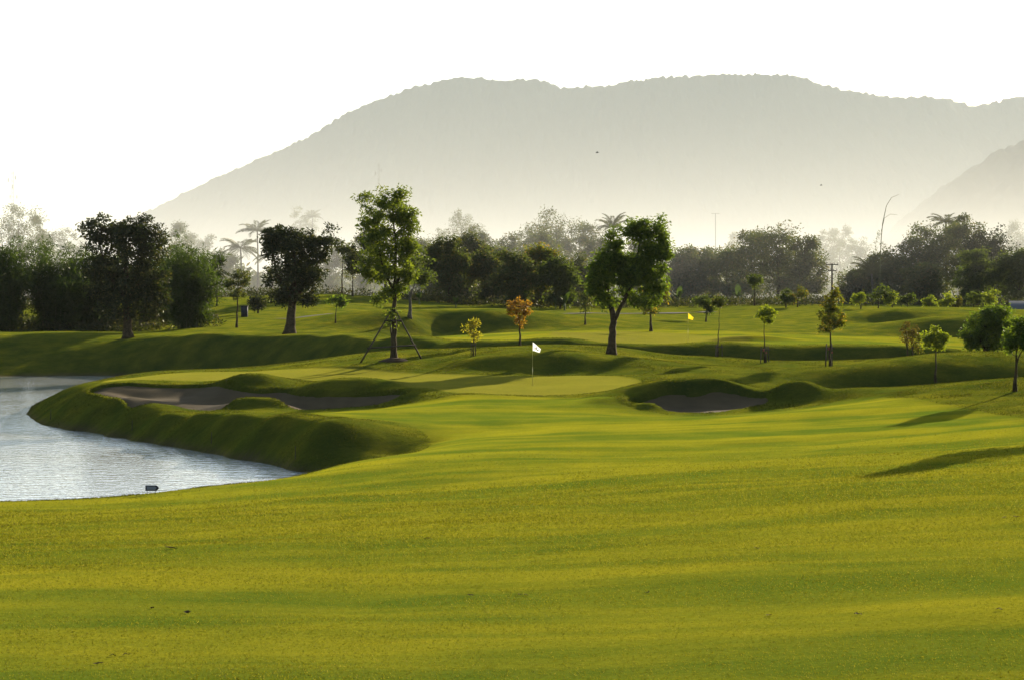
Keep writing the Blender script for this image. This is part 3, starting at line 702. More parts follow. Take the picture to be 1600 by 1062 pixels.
tree('two-stemmed light green tree right of the propped tree', 640, 496, 178, [[(640, 496), (641, 465), (637, 435), (640, 410)], [(641, 465), (650, 435), (655, 410)]], [(650, 405, 22, 20), (640, 425, 20, 18), (668, 432, 18, 9), (655, 440, 16, 10)], 'leaf_mid', 'bark_pale', r0=3.2, clumps=80, per=36, spread=0.38, llen=0.24, lwid=0.12, seed=48)
tree('small straight tree just right of the forked tree', 1017, 518, 165, [[(1017, 518), (1017, 490), (1018, 460)]], [(1020, 465, 26, 18), (1035, 455, 16, 10), (1015, 480, 16, 10)], 'leaf_autumn', r0=2.4, clumps=60, per=34, spread=0.34, llen=0.22, lwid=0.11, seed=49)
tree('small thin tree left of the forked tree', 914, 507, 178, [[(914, 507), (915, 485), (916, 465)]], [(916, 462, 16, 16), (918, 478, 12, 8)], 'leaf_far', r0=1.4, clumps=34, per=26, spread=0.34, llen=0.22, lwid=0.11, seed=50)
tree('thin young tree directly above the yellow flag', 1103, 503, 195, [[(1103, 503), (1104, 485), (1104, 470)]], [(1100, 470, 20, 10), (1110, 480, 14, 8)], 'leaf_mid', r0=1.4, clumps=44, per=30, spread=0.36, llen=0.24, lwid=0.12, seed=51)
tree('pale sapling standing against the dark thicket right of the yellow flag', 1179, 478, 236, [[(1179, 477), (1179, 455), (1179, 435)]], [(1179, 438, 12, 12)], 'leaf_mid', r0=1.2, clumps=26, per=34, spread=0.4, llen=0.28, lwid=0.13, seed=52)
ROW = [(1228, 481, 12, 'leaf_mid', 'short sapling on the far rise, left one of a leafy pair'), (1246, 480, 14, 'leaf_autumn', 'yellowish sapling on the far rise, right one of a leafy pair'),
       (1345, 483, 12, 'leaf_lime', 'low sapling on the far rise beside the egg-shaped sapling'), (1372, 483, 17, 'leaf_mid', 'tallest of the saplings on the far rise below the dead cane'),
       (1394, 483, 12, 'leaf_lime', 'sapling on the far rise right of the tallest one'), (1418, 484, 12, 'leaf_mid', 'round sapling on the far rise above the group of three saplings'),
       (1452, 485, 9, 'leaf_lime', 'tiniest sapling on the far rise'), (1479, 486, 12, 'leaf_lime', 'pale round sapling on the far rise above the lollipop sapling'),
       (1497, 487, 9, 'leaf_autumn', 'low yellowish sapling just right of the pale round one'), (1521, 486, 14, 'leaf_mid', 'sapling on the far rise just left of the shrubby tree'),
       (1551, 486, 15, 'leaf_lime', 'sapling on the far rise rising above the shrubby tree')]
for i, (px_, py_, r_, lf, lab) in enumerate(ROW):
    tree(lab, px_, py_, 232, [[(px_, py_), (px_ + 1, py_ - r_ * .8), (px_, py_ - r_ * 1.6)]], [(px_ - r_ * .2, py_ - r_ * 1.2, r_ * .8, r_ * .6), (px_ + r_ * (.6 if i % 2 else -.5), py_ - r_ * 1.6, r_ * .55, r_ * .45), (px_ + r_ * (-.7 if i % 3 else .8), py_ - r_ * 1.0, r_ * .5, r_ * .35), (px_ + r_ * .2, py_ - r_ * 2.0, r_ * .3, r_ * .35)], lf, r0=1.0, clumps=26, per=30,
         spread=0.38, llen=0.26, lwid=0.13, seed=60 + i, group='saplings along the far rise')

# --- background wood, tree by tree: (px, base py, Y, top py, half width px, leaf, label)
BACK = [
 (700, 484, 250, 375, 26, 'leaf_far', 'tall feathery tree with dark bare stem right of the propped tree'),
 (728, 484, 262, 372, 30, 'leaf_far', 'feathery green tree behind the yellowing sapling'),
 (765, 486, 255, 385, 28, 'leaf_far', 'drooping green tree in the wood left of the orange tree'),
 (803, 486, 246, 398, 28, 'leaf_far', 'low spreading tree right behind the orange tree'),
 (838, 487, 252, 395, 32, 'leaf_autumn', 'brownish tinged tree in the wood right of the orange tree'),
 (875, 487, 246, 410, 28, 'leaf_mid', 'many-stemmed small tree in the wood left of the forked tree'),
 (905, 488, 262, 405, 24, 'leaf_far', 'green tree partly behind the forked tree'),
 (680, 483, 275, 385, 24, 'leaf_far', 'shaded tree at the left end of the middle wood'),
 (775, 486, 285, 395, 26, 'leaf_far', 'shaded tree deep in the middle wood'),
 (1060, 480, 300, 392, 34, 'leaf_far', 'dark tree at the left end of the long thicket'),
 (1095, 480, 305, 394, 30, 'leaf_far', 'low dark tree second from the left in the long thicket'),
 (1135, 480, 300, 390, 34, 'leaf_far', 'dark tree in the middle of the long thicket'),
 (1175, 480, 295, 372, 40, 'leaf_far', 'broad dark tree rising towards the thicket top'),
 (1215, 480, 290, 366, 44, 'leaf_far', 'broadest dark tree forming the thicket top'),
 (1258, 480, 285, 376, 30, 'leaf_far', 'dark tree with ragged edge at the right end of the thicket'),
 (1340, 482, 285, 430, 26, 'leaf_far', 'low dark tree right of the utility pole'),
 (1385, 482, 282, 400, 30, 'leaf_far', 'dark tree at the foot of the dead cane'),
 (1425, 483, 285, 375, 34, 'leaf_far', 'dark tree on the left shoulder of the right-hand wood'),
 (1465, 484, 290, 352, 36, 'leaf_far', 'tall dark tree under the right-hand palm'),
 (1510, 484, 285, 350, 34, 'leaf_far', 'tall dark tree at the top of the right-hand wood'),
 (1550, 484, 280, 358, 34, 'leaf_dark', 'dark layered tree with jutting branches at the right'),
 (1525, 484, 262, 395, 26, 'leaf_mid', 'lighter green tree before the right-hand wood'),
 (1592, 484, 262, 395, 30, 'leaf_mid', 'green tree at the right edge above the grey roof'),
 (1440, 484, 268, 420, 24, 'leaf_far', 'low bushy tree at the front of the right-hand wood'),
]
HAZY = [
 (722, 478, 480, 336, 32, 'domed hazy tree above the middle wood'),
 (688, 478, 520, 358, 24, 'pale misty tree left of the domed hazy tree'),
 (870, 480, 360, 331, 46, 'tallest broad crown of the hazy wood behind the orange tree'),
 (825, 480, 365, 366, 34, 'lower left shoulder crown of the hazy wood'),
 (915, 480, 355, 358, 30, 'right shoulder crown of the hazy wood beside the palm'),
 (470, 475, 700, 328, 18, 'ghostly pale tree above the dark spreading tree'),
 (30, 478, 420, 326, 34, 'tall open-crowned hazy tree at the left edge under the mast'),
 (62, 478, 430, 346, 18, 'slim hazy tree beside the open-crowned one'),
 (95, 478, 520, 366, 26, 'misty low tree left of the largest dark tree'),
 (282, 478, 450, 356, 26, 'misty tree peeping over the bamboo clump'),
 (308, 478, 560, 372, 24, 'pale misty tree right of the bamboo top'),
 (640, 478, 620, 372, 26, 'pale misty tree right of the tall propped tree'),
 (1148, 478, 750, 378, 18, 'faint misty tree left of the thicket top'),
 (1290, 478, 640, 372, 22, 'pale misty tree right of the thicket top'),
 (1312, 478, 700, 364, 22, 'faint tall misty tree above the utility pole'),
 (1345, 478, 620, 376, 24, 'pale misty tree left of the dead cane'),
 (1590, 478, 600, 360, 30, 'pale misty tree at the right edge'),
 (655, 480, 330, 384, 30, 'hazy tree filling the belt right of the two-stemmed tree'),
 (745, 482, 335, 366, 32, 'hazy olive tree under the domed hazy tree'),
 (790, 482, 330, 372, 30, 'hazy olive tree left of the broad hazy crowns'),
 (850, 482, 325, 362, 34, 'hazy olive tree below the tallest broad crown'),
 (935, 482, 325, 372, 28, 'hazy tree behind the left lobe of the forked tree'),
 (1000, 482, 330, 385, 32, 'hazy tree behind the right lobe of the forked tree'),
 (565, 476, 380, 372, 26, 'hazy tree behind the left side of the tall propped tree'),
 (515, 476, 400, 392, 26, 'low hazy tree right of the dark spreading tree'),
 (345, 476, 410, 395, 26, 'low hazy tree right of the bright plumed bamboo'),
]
def auto_tree(px, py, Y, top, hw, leaf, label, seed, hazy=False, group=None):
    rng = np.random.default_rng(seed); H = py - top
    bl = [(px, top + H * .22, hw * .55, H * .20), (px - hw * .3, top + H * .38, hw * .6, H * .2), (px + hw * .35, top + H * .36, hw * .6, H * .2), (px + hw * .1 * rng.normal(), top + H * .55, hw * .66, H * .20)]
    for k in range(10):
        a = rng.random() * 6.28
        bl.append((px + math.cos(a) * hw * (.6 + .4 * rng.random()), top + H * (.42 + .36 * math.sin(a)), hw * (.2 + .2 * rng.random()), H * (.06 + .07 * rng.random())))
    if not hazy or True: bl.append((px, top + H * .72, hw * .7, H * .14))
    s = Y / F; sc = max(0.36, 1.5 * s * 1.56)
    x, z = wx(px, Y), gz(wx(px, Y), Y)
    return tree(label, px, py, Y, [[(px, py), (px + 2, py - H * .3), (px, top + H * .45), (px - 1, top + H * .2)], [(px + 1, py - H * .28), (px + hw * .5, top + H * .4, .5)], [(px + 1, py - H * .3), (px - hw * .5, top + H * .42, -.5)]],
                bl, leaf, r0=max(1.6, H * .022), clumps=int(90 + hw * 3.0), per=46, spread=hw * s * 0.19 + 0.28, llen=sc, lwid=sc * .5, seed=seed, group=group, fixed=(x, Y, min(z, wz(py, Y)) if Y < 330 else z), depth=0.8)
for i, (px_, py_, Y_, t_, hw_, lf, lab) in enumerate(BACK): auto_tree(px_, py_, Y_, t_ - 8, hw_ * 1.25, lf, lab, 100 + i, group='trees of the wood behind the course')
for i, (px_, py_, Y_, t_, hw_, lab) in enumerate(HAZY): auto_tree(px_, py_, Y_, t_, hw_ * 1.2, 'leaf_far', lab, 200 + i, True, 'hazy trees far behind the course')

# --- bamboo
def bamboo(label, px, py, Y, top, hw, n=44, seed=1, leaf='leaf_bamboo'):
    rng = np.random.default_rng(seed); s = Y / F; H = (py - top) * s; R = hw * s
    x = wx(px, Y); z = gz(x, Y)
    root = empty('bamboo_clump', (x, Y, z), label, 'bamboo', 'bamboo clumps on the left')
    segs, cs, sp = [], [], []
    for k in range(n):
        a = rng.random() * 6.283; rr = math.sqrt(rng.random()); h = H * (0.45 + 0.6 * rng.random()) * (1.04 - 0.22 * rr)
        b0 = np.array([math.cos(a), math.sin(a), 0]) * R * 0.42 * rr; end = np.array([math.cos(a), math.sin(a), 0]) * R * (1.15 * rr)
        P = [b0 + (end - b0) * t ** 2.0 + np.array([0, 0, h * (t - 0.08 * t ** 4)]) for t in np.linspace(0, 1, 9)]
        P[0][2] -= 0.3
        for i in range(8): segs.append([*P[i], *P[i + 1], 0.05 * (1 - i / 9), 0.05 * (1 - (i + 1) / 9)])
        for t in np.linspace(0.12, 1, 15):
            i = min(7, int(t * 8)); f = t * 8 - i; c = P[i] * (1 - f) + P[i + 1] * f
            cs.append(c + rng.normal(size=3) * 0.3); sp.append(0.3 + 0.6 * math.sin(math.pi * min(1, t * 0.85)))
    v, q = frusta(segs, 4); link('culms', mesh_np('culms', v, q, M['culm'], True), root)
    v, q = leaf_mesh_arrays(np.array(cs), 30, np.array(sp), 0.50, 0.085, rng, 0.1, 0.9)
    link('foliage', mesh_np('foliage', v, q, M[leaf]), root)
for i, a in enumerate((('feathery bamboo clump at the left edge', 6, 516, 182, 350, 44), ('dense dark bamboo clump left of the largest dark tree', 88, 516, 186, 358, 56),
                       ('bright plumed bamboo clump right of the largest dark tree', 298, 505, 182, 350, 48), ('dark bamboo clump hidden behind the largest dark tree', 150, 514, 190, 375, 50),
                       ('low shaded bamboo clump between the large tree and the bright plumed one', 246, 508, 192, 390, 40), ('second bamboo clump beyond the left edge', -50, 516, 184, 375, 40))):
    bamboo(*a, seed=300 + i)

# --- palms: each frond a part
def frond_mesh(L, seed):
    rng = np.random.default_rng(seed); v, q = [], []
    for k in range(30):
        t = 0.12 + 0.88 * k / 29; c = np.array([L * t * (1 - 0.10 * t), 0, L * (0.30 * t - 0.62 * t ** 2.2)])
        ll = L * 0.34 * math.sin(math.pi * (0.12 + 0.80 * t)) + 0.08
        for sd in (-1, 1):
            d = np.array([0.65, sd * 0.62, -0.25 - 0.35 * rng.random()]); d /= np.linalg.norm(d); wv = np.array([0.018 * L, 0, 0.006 * L])
            i = len(v); v += [c, c + d * ll * .5 + wv * .5, c + d * ll, c + d * ll * .5 - wv * .5]; q.append((i, i + 1, i + 2, i + 3))
    n0 = len(v)
    rb = [np.array([L * t * (1 - 0.10 * t), 0, L * (0.30 * t - 0.62 * t ** 2.2)]) for t in np.linspace(0, 1, 8)]
    b = MB().tube(rb, np.linspace(0.035, 0.008, 8) * L / 2.5, 4, False)
    return mesh_np('frond', np.concatenate([np.array(v), np.array(b.v)]), np.concatenate([np.array(q), np.array(b.f4) + n0]), M['palm'])
def palm(label, px, py, Y, crown_py, L, n=15, seed=1, up=0.0):
    n += 6
    rng = np.random.default_rng(seed); s = Y / F; x = wx(px, Y); z = gz(x, Y); hgt = wz(crown_py, Y) - z
    root = empty('palm_tree', (x, Y, z), label, 'palm', 'palms above the wood')
    MB().tube([(0, 0, -0.3), (0.15, 0, hgt * .3), (0.1, 0.1, hgt * .7), (0, 0, hgt)], [0.26, 0.19, 0.16, 0.14], 8).obj('trunk', M['bark_pale'], root, smooth=True)
    me = frond_mesh(L, seed)
    for k in range(n):
        o = link('frond', me, root, (0, 0, hgt - 0.05)); sc = 0.75 + 0.35 * rng.random()
        o.scale = (sc, sc, sc); o.rotation_euler = (rng.normal() * 0.15, -(1.0 - 1.35 * rng.random()) - up, 2.4 * k + rng.random() * 0.5)
for i, a in enumerate((('palm with stiff upright fronds behind the forked tree', 958, 480, 330, 356, 3.2, 14, 1, 0.35), ('palm crowning the right-hand wood', 1478, 482, 300, 348, 2.9, 16, 2, 0.1),
                       ('tall misty palm left of the dark spreading tree', 402, 470, 420, 362, 4.2, 16, 3, 0.3), ('lower misty palm with drooping fronds right of the bamboo', 376, 470, 400, 388, 4.2, 16, 4, 0.0),
                       ('squat palm with pale fronds near the utility pole', 1362, 482, 275, 428, 3.4, 14, 5, 0.3), ('misty palm half hidden by the dark spreading tree', 425, 470, 410, 400, 3.8, 15, 6, 0.1),
                       ('ghostly far palm just right of the ghostly pale tree', 488, 475, 690, 340, 4.0, 14, 7, 0.2))):
    palm(*a)

# --- banana plants: each leaf a part
def banana_leaf():
    v, q = [], []
    for k in range(9):
        t = k / 8; w = 0.30 * math.sin(math.pi * (0.08 + 0.9 * t)) ** 0.7; c = (1.0 * t * t * 0.55, 0, 2.0 * t - 0.55 * t ** 3)
        v += [(c[0] + .05 * w, -w, c[2] - 0.1 * w), c, (c[0] + .05 * w, w, c[2] - 0.1 * w)]
        if k: i = (k - 1) * 3; q += [(i, i + 1, i + 4, i + 3), (i + 1, i + 2, i + 5, i + 4)]
    return mesh_np('leaf', np.array(v), np.array(q), M['banana'], True)
BL = banana_leaf()
BAN = [(882, 486, 240, 1.0, 'brightest banana plant right of the orange tree'), (868, 486, 244, 0.7, 'smaller banana plant beside the brightest one'), (712, 482, 238, 0.7, 'banana plant left of the yellowing sapling top'),
       (655, 480, 240, 0.75, 'banana plant near the two-stemmed tree'), (1060, 482, 255, 1.1, 'grey-green banana plant right of the forked tree'), (1153, 480, 262, 1.1, 'single upright banana plant before the long thicket'),
       (792, 486, 244, 0.8, 'banana plant just left of the orange tree')]
for i, (px_, py_, Y_, s_, lab) in enumerate(BAN):
    rng = np.random.default_rng(400 + i); x = wx(px_, Y_); root = empty('banana_plant', (x, Y_, gz(x, Y_)), lab, 'plant', 'banana plants along the wood')
    MB().tube([(0, 0, -0.2), (0.02, 0, 0.5 * s_), (0, 0, 1.0 * s_)], [0.13 * s_, 0.11 * s_, 0.07 * s_], 7).obj('stem', M['culm'], root, smooth=True)
    for k in range(6):
        o = link('leaf', BL, root, (0, 0, 0.8 * s_)); o.rotation_euler = (0, 0.05 + 0.75 * rng.random(), 2.4 * k + rng.random()); sc = s_ * (0.7 + 0.5 * rng.random()); o.scale = (sc, sc, sc)

# --- weeds under the wood, long grass: uncountable
def weeds(name, label, xr, yr, n, h, seed, mat='weed', avoid=None):
    rng = np.random.default_rng(seed); Y = rng.uniform(*yr, n); px = rng.uniform(*xr, n); X = wx(px, Y)
    d = fbm(X / 6, Y / 6, 2, seed); k = d > -0.12; X, Y, d = X[k], Y[k], d[k]; Z = ground_z(X, Y)
    c = np.stack([X, Y, Z + h * 0.25], 1)
    v, q = leaf_mesh_arrays(c, 26, h * (0.5 + 0.9 * np.clip(d + .1, 0, 1)), h * 0.34, h * 0.09, rng, -0.3, 0.9)
    o = link(name, mesh_np(name, v, q, M[mat])); props(o, label, None, None, 'stuff')
weeds('undergrowth', 'tangled weeds and shrubs along the foot of the wood', (-250, 1850), (246, 300), 5200, 1.3, 501)
weeds('undergrowth', 'dry weeds under the bamboo on the left bank', (-150, 345), (182, 205), 900, 1.1, 502)
def distant_wood():
    rng = np.random.default_rng(503); n = 900; Y = rng.uniform(430, 900, n); X = wx(rng.uniform(-300, 1900, n), Y); hgt = 5 + 5 * rng.random(n) + 3 * fbm(X / 60, Y / 60, 2, 6)
    c = np.stack([X, Y, 5 + hgt * 0.5], 1); c = np.repeat(c, 9, 0); c += np.clip(rng.normal(size=c.shape), -1.3, 1.3) * np.stack([np.repeat(hgt, 9) * .28] * 2 + [np.repeat(hgt, 9) * .24], 1)
    v, q = leaf_mesh_arrays(c, 22, 1.7, 1.3, 0.7, rng, 0.2, 0.8)
    props(link('distant_wood', mesh_np('distant_wood', v, q, M['leaf_far'])), 'low misty wood on the valley floor', None, None, 'stuff')
distant_wood()

# --- foreground turf: short blades, thinning with distance
def turf():
    rng = np.random.default_rng(5); n = 620000
    u = rng.random(n); Y = (math.sqrt(12) + u * (math.sqrt(70) - math.sqrt(12))) ** 2
    keep = rng.random(n) > sstep(40, 70, Y); Y = Y[keep]; n = len(Y)
    X = rng.uniform(-0.34, 0.34, n) * Y + rng.uniform(-1.5, 1.5, n)
    f, _ = fairway_mask(X, Y); k = f > 0.5; X, Y = X[k], Y[k]; n = len(X)
    Z = ground_z(X, Y) - 0.004
    sz = np.clip(Y / 30, 0.75, 1.7) * (0.5 + 0.5 * rng.random(n)) * (1 + 0.25 * np.clip(fbm(X / 2.2, Y / 2.2, 2, 9), -.4, .6))
    a = rng.random(n) * 6.283; w = 0.010 * sz; h = 0.024 * sz; ln = rng.normal(size=(n, 2)) * (0.020 * sz)[:, None]
    v = np.empty((n, 3, 3)); ca, sa = np.cos(a) * w, np.sin(a) * w
    v[:, 0] = np.stack([X - ca, Y - sa, Z], 1); v[:, 1] = np.stack([X + ca, Y + sa, Z], 1); v[:, 2] = np.stack([X + ln[:, 0], Y + ln[:, 1], Z + h], 1)
    o = link('grass', mesh_np('grass', v.reshape(-1, 3), np.arange(n * 3).reshape(-1, 3), M['blade']))
    props(o, 'short sunlit grass blades of the foreground fairway', None, None, 'stuff')
turf()
def rough_grass():
    rng = np.random.default_rng(15); n = 900000
    Y = rng.uniform(60, 150, n); X = rng.uniform(-0.31, 0.31, n) * Y
    keep = rng.random(n) < 1.15 * (80 / Y) ** 1.2; X, Y = X[keep], Y[keep]
    f1_, f2_ = fairway_mask(X, Y); a_, b_ = green_mask(X, Y); rough_ = 1 - np.maximum(np.maximum(f1_, f2_), np.maximum(a_, b_))
    lip = np.zeros(len(X)); inside = np.zeros(len(X), bool)
    for b in BUNKERS:
        sd = poly_sd(X, Y, b); inside |= sd > 0.06; lip = np.maximum(lip, np.exp(-(sd / 0.35) ** 2))
    keep = (np.maximum(rough_, lip) > 0.5) & ~inside; X, Y, lip = X[keep], Y[keep], lip[keep]
    Z = ground_z(X, Y); keep = Z > 0.02; X, Y, Z, lip = X[keep], Y[keep], Z[keep] - .01, lip[keep]; n = len(X)
    sz = (0.5 + 0.7 * rng.random(n)) * (1 + 0.5 * lip) * (1 + 0.9 * np.clip(fbm(X / 1.2, Y / 1.2, 2, 19), -.4, .6))
    a = rng.random(n) * 6.283; w = 0.016 * sz; h = 0.045 * sz; ln = rng.normal(size=(n, 2)) * (0.03 * sz)[:, None]
    v = np.empty((n, 3, 3)); ca, sa = np.cos(a) * w, np.sin(a) * w
    v[:, 0] = np.stack([X - ca, Y - sa, Z], 1); v[:, 1] = np.stack([X + ca, Y + sa, Z], 1); v[:, 2] = np.stack([X + ln[:, 0], Y + ln[:, 1], Z + h], 1)
    o = link('rough_grass', mesh_np('rough_grass', v.reshape(-1, 3), np.arange(n * 3).reshape(-1, 3), M['blade_rough']))
    props(o, 'longer unmown grass on the banks, mounds and bunker lips', None, None, 'stuff')
rough_grass()

# ------------------------------------------------------------------ things on the course
M['white_cloth'] = leaf_mat('white_cloth', (0.75, 0.75, 0.72), (0.8, 0.8, 0.78), 0.65, 0.5, k=1.0, tint=(1, 1, 1))
M['yellow_cloth'] = leaf_mat('yellow_cloth', (0.75, 0.55, 0.03), (0.8, 0.6, 0.04), 0.7, 0.5, k=0.8)
M['black'] = simple('black', (0.02, 0.02, 0.022), 0.6, 0.2)
M['signboard'] = simple('signboard', (0.035, 0.036, 0.042), 0.55, 0.2)
M['grey_print'] = simple('grey_print', (0.16, 0.17, 0.2), 0.6, 0.2)
M['steel'] = simple('steel', (0.10, 0.10, 0.095), 0.7, 0.15, 4.0)
M['fibre'] = simple('fibre', (0.42, 0.36, 0.10), 0.4, 0.1)
M['roof'] = simple('roof', (0.085, 0.09, 0.095), 0.5, 0.1, 2.0)
M['wall'] = simple('wall', (0.35, 0.32, 0.27), 0.9, 0.15)
M['redbrown'] = simple('redbrown', (0.10, 0.035, 0.022), 0.8, 0.3)
M['red_tag'] = simple('red_tag', (0.20, 0.06, 0.04), 0.7, 0.2)
M['concrete'] = simple('concrete', (0.10, 0.09, 0.07), 0.9, 0.15, 1.0)
M['leaf_litter'] = simple('leaf_litter', (0.05, 0.032, 0.015), 0.8, 0.4, 20)

def golf_flag(label, px, py, Y, cloth, mark):
    x, y, z = seat(px, py, Y, 0.05)
    root = empty('golf_flag', (x, y, z), label, 'flag')
    MB().tube([(0, 0, -0.1), (0, 0, 0.9)], [0.011, 0.011], 8).tube([(0, 0, 0.9), (0.012, 0, 2.14)], [0.011, 0.008], 8).obj('pole', M['fibre'], root, smooth=True)
    MB().tube([(0, 0, -0.08), (0, 0, 0.004)], [0.054, 0.054], 16).obj('cup', M['black'], root)
    # limp cloth hanging to the right, lower corner swinging down
    A, B, C, D = np.array([0.015, 0, 2.12]), np.array([0.42, -0.03, 1.80]), np.array([0.36, -0.03, 1.62]), np.array([0.015, 0, 1.70])
    nu, nv = 13, 9; v = []
    for j in range(nv):
        for i in range(nu):
            u, w_ = i / (nu - 1), j / (nv - 1)
            p = (A * (1 - u) + B * u) * (1 - w_) + (D * (1 - u) + C * u) * w_
            v.append(p + np.array([0, 0.035 * math.sin(u * 7 + w_ * 2) * u, 0.012 * math.sin(u * 6)]))
    q = [(j * nu + i, j * nu + i + 1, (j + 1) * nu + i + 1, (j + 1) * nu + i) for j in range(nv - 1) for i in range(nu - 1)]
    cl = link('cloth', mesh_np('cloth', np.array(v), np.array(q), M[cloth], True), root)
    if mark:
        V = np.array(v).reshape(nv, nu, 3)
        def pt(u, w_): 
            i, j = min(nu - 2, int(u * (nu - 1))), min(nv - 2, int(w_ * (nv - 1))); fu, fw = u * (nu - 1) - i, w_ * (nv - 1) - j
            return (V[j, i] * (1 - fu) + V[j, i + 1] * fu) * (1 - fw) + (V[j + 1, i] * (1 - fu) + V[j + 1, i + 1] * fu) * fw + np.array([0, -0.006, 0])
        b = MB()
        for L in ([(.20, .62), (.42, .50), (.62, .60), (.78, .52), (.78, .66), (.60, .76), (.42, .64), (.22, .74)], [(.38, .22), (.52, .30), (.54, .50), (.42, .50)]):
            P = [pt(*p) for p in L]; n_ = len(P)
            if n_ == 4: b.add(P, [(0, 1, 2, 3)])
            else: b.add(P, [(0, 1, 6, 7), (1, 2, 5, 6), (2, 3, 4, 5)])
        link('emblem', b.mesh('emblem', M['black']), cl)
golf_flag('white flag with small dark emblem on a thin yellow pole', 832, 601, 98.9, 'white_cloth', True)
golf_flag('small yellow flag on the far green', 1075, 534, 150, 'yellow_cloth', False)

# arrow sign on the pond rim
def arrow_sign():
    x, y, z = seat(238, 772, 61.5, 0.03)
    root = empty('arrow_sign', (x, y, z), 'small black arrow-shaped sign on two legs at the water edge', 'sign')
    w_, h_, t_ = 0.21, 0.085, 0.012; zc = 0.20
    out = [(-w_, -h_), (w_ * .62, -h_), (w_, 0), (w_ * .62, h_), (-w_, h_)]
    v = [(a, -t_, b + zc) for a, b in out] + [(a, t_, b + zc) for a, b in out]
    b = MB().add(v, [(0, 1, 6, 5), (1, 2, 7, 6), (2, 3, 8, 7), (3, 4, 9, 8), (4, 0, 5, 9), (0, 4, 3, 1), (5, 6, 8, 9)], [(1, 3, 2), (6, 7, 8)])
    b.obj('board', M['signboard'], root)
    for a in (-0.155, 0.09): MB().tube([(a, 0, -0.15), (a, 0, zc - h_ + 0.01)], [0.008, 0.008], 6).obj('leg', M['black'], root)
    k = 0.72; v = [(a * k - 0.012, -t_ - 0.004, b * k * .8 + zc) for a, b in out]
    MB().add(v, [(0, 1, 3, 4)], [(1, 2, 3)]).obj('panel', M['grey_print'], root)
arrow_sign()

for px_, py_, Y_, lab in ((79, 655, 103, 'thin dark stake at the tip of the peninsula bank'), (206, 672, 91.5, 'thin dark stake on the bank below the bunker, second from the left'), (330, 692, 84, 'thin dark stake on the shaded bank, third from the left'), (461, 716, 76, 'thin dark stake nearest the narrow end of the pond')):
    x, y, z = seat(px_, py_, Y_, 0.05)
    o = MB().tube([(0, 0, -0.15), (0.01, 0, 0.22), (0.015, 0, 0.48)], [0.018, 0.017, 0.014], 7).obj('marker_stake', M['pole'], None, (x, y, z)); props(o, lab, 'stake', 'marker stakes round the pond')

# prop poles
def prop_tripod():
    x, y, z = seat(615, 562, 112); s = y / F
    root = empty('tree_prop', (x, y, z), 'tripod of dark wooden poles propping the tall green tree', 'prop')
    top = np.array([0, 0, 70 * s])
    feet = [(-54 * s, -0.6), (46 * s, 0.2), (-3 * s, 1.8)]
    P = []
    for fx, fy in feet:
        f = np.array([fx, fy, gz(x + fx, y + fy) - z - 0.2]); tip = top + np.array([0.25 * np.sign(fx) * 1.0, -0.15 if fy < 1 else 0.2, 0]); P.append((f, tip))
        MB().tube([f, (f + tip) / 2, tip + (tip - f) * 0.06], [0.05, 0.046, 0.04], 7).obj('pole', M['pole'], root, smooth=True)
    for t in (0.36, 0.88):
        a, b = P[0][0] * (1 - t) + P[0][1] * t, P[1][0] * (1 - t) + P[1][1] * t; d = (b - a) * 0.05
        MB().tube([a - d + (0, -.1, 0), b + d + (0, -.1, 0)], [0.042, 0.042], 7).obj('crossbar', M['pole'], root, smooth=True)
prop_tripod()
def stakes(px, py, Y, dxs, hpx, label, tag=True):
    x, y, z = seat(px, py, Y); s = y / F
    root = empty('tree_stakes', (x, y, z), label, 'stakes', 'stakes around the saplings')
    for k, d in enumerate(dxs):
        dy = (-.35, .4, -.1)[k % 3]; g = gz(x + d * s, y + dy) - z
        MB().tube([(d * s, dy, g - .2), (d * s * .8, dy * .8, hpx * s)], [0.03, 0.026], 6).obj('stake', M['pole'], root)
    MB().box((0, -.25, hpx * s * .8), ((max(dxs) - min(dxs)) * s, 0.03, 0.05)).obj('crossbar', M['pole'], root)
    if tag: MB().box((dxs[0] * s * .4, -.40, hpx * s * .78), (0.10, 0.02, 0.16)).box((dxs[-1] * s * .4, -.44, hpx * s * .62), (0.08, 0.02, 0.10)).obj('tag', M['red_tag'], root)
stakes(1195, 566, 115, (-8, 8, 2), 25, 'dark stakes with red tag around the lime sapling')
stakes(1123, 557, 119, (-6, 7, -3), 20, 'plain dark stakes around the spindly sapling', False)
stakes(1297, 571, 111, (-9, -5, 3), 34, 'thin stakes with reddish tag beside the egg-crowned sapling')
stakes(740, 556, 113, (-4, 3), 22, 'pair of thin stakes at the yellowing sapling', False)
# soil mound, and a dark mound put in for shade
def soil_or_shade_mound(px, py, Y, r, h, label):
    x, y, z = seat(px, py, Y); v, q = [(0, 0, h)], []; R = np.random.default_rng(int(px))
    n = 20
    for k, (rr, hh) in enumerate(((.35, .85), (.7, .45), (1.0, .08), (1.1, -.5))):
        for i in range(n):
            a = i * 2 * math.pi / n; j = 1 + .12 * R.normal() * (k < 3); X, Y2 = math.cos(a) * r * rr * j, math.sin(a) * r * rr * .8 * j
            v.append((X, Y2, gz(x + X, y + Y2) - z + h * hh))
    f3 = [(0, 1 + i, 1 + (i + 1) % n) for i in range(n)]
    q = [(1 + k * n + i, 1 + (k + 1) * n + i, 1 + (k + 1) * n + (i + 1) % n, 1 + k * n + (i + 1) % n) for k in range(3) for i in range(n)]
    props(link('soil_or_shade_mound', mesh_np('soil_or_shade_mound', np.array(v), [np.array(q), np.array(f3)], M['leaf_litter'], True), None, (x, y, z)), label, 'mound')
soil_or_shade_mound(615, 563, 112, 0.8, 0.16, 'low dark soil mound round the foot of the propped tree')
soil_or_shade_mound(1426, 568, 114, 0.5, 0.10, 'small dark mound standing in for the shadow under the three saplings')  # dark shape added where only the saplings' shadow lies

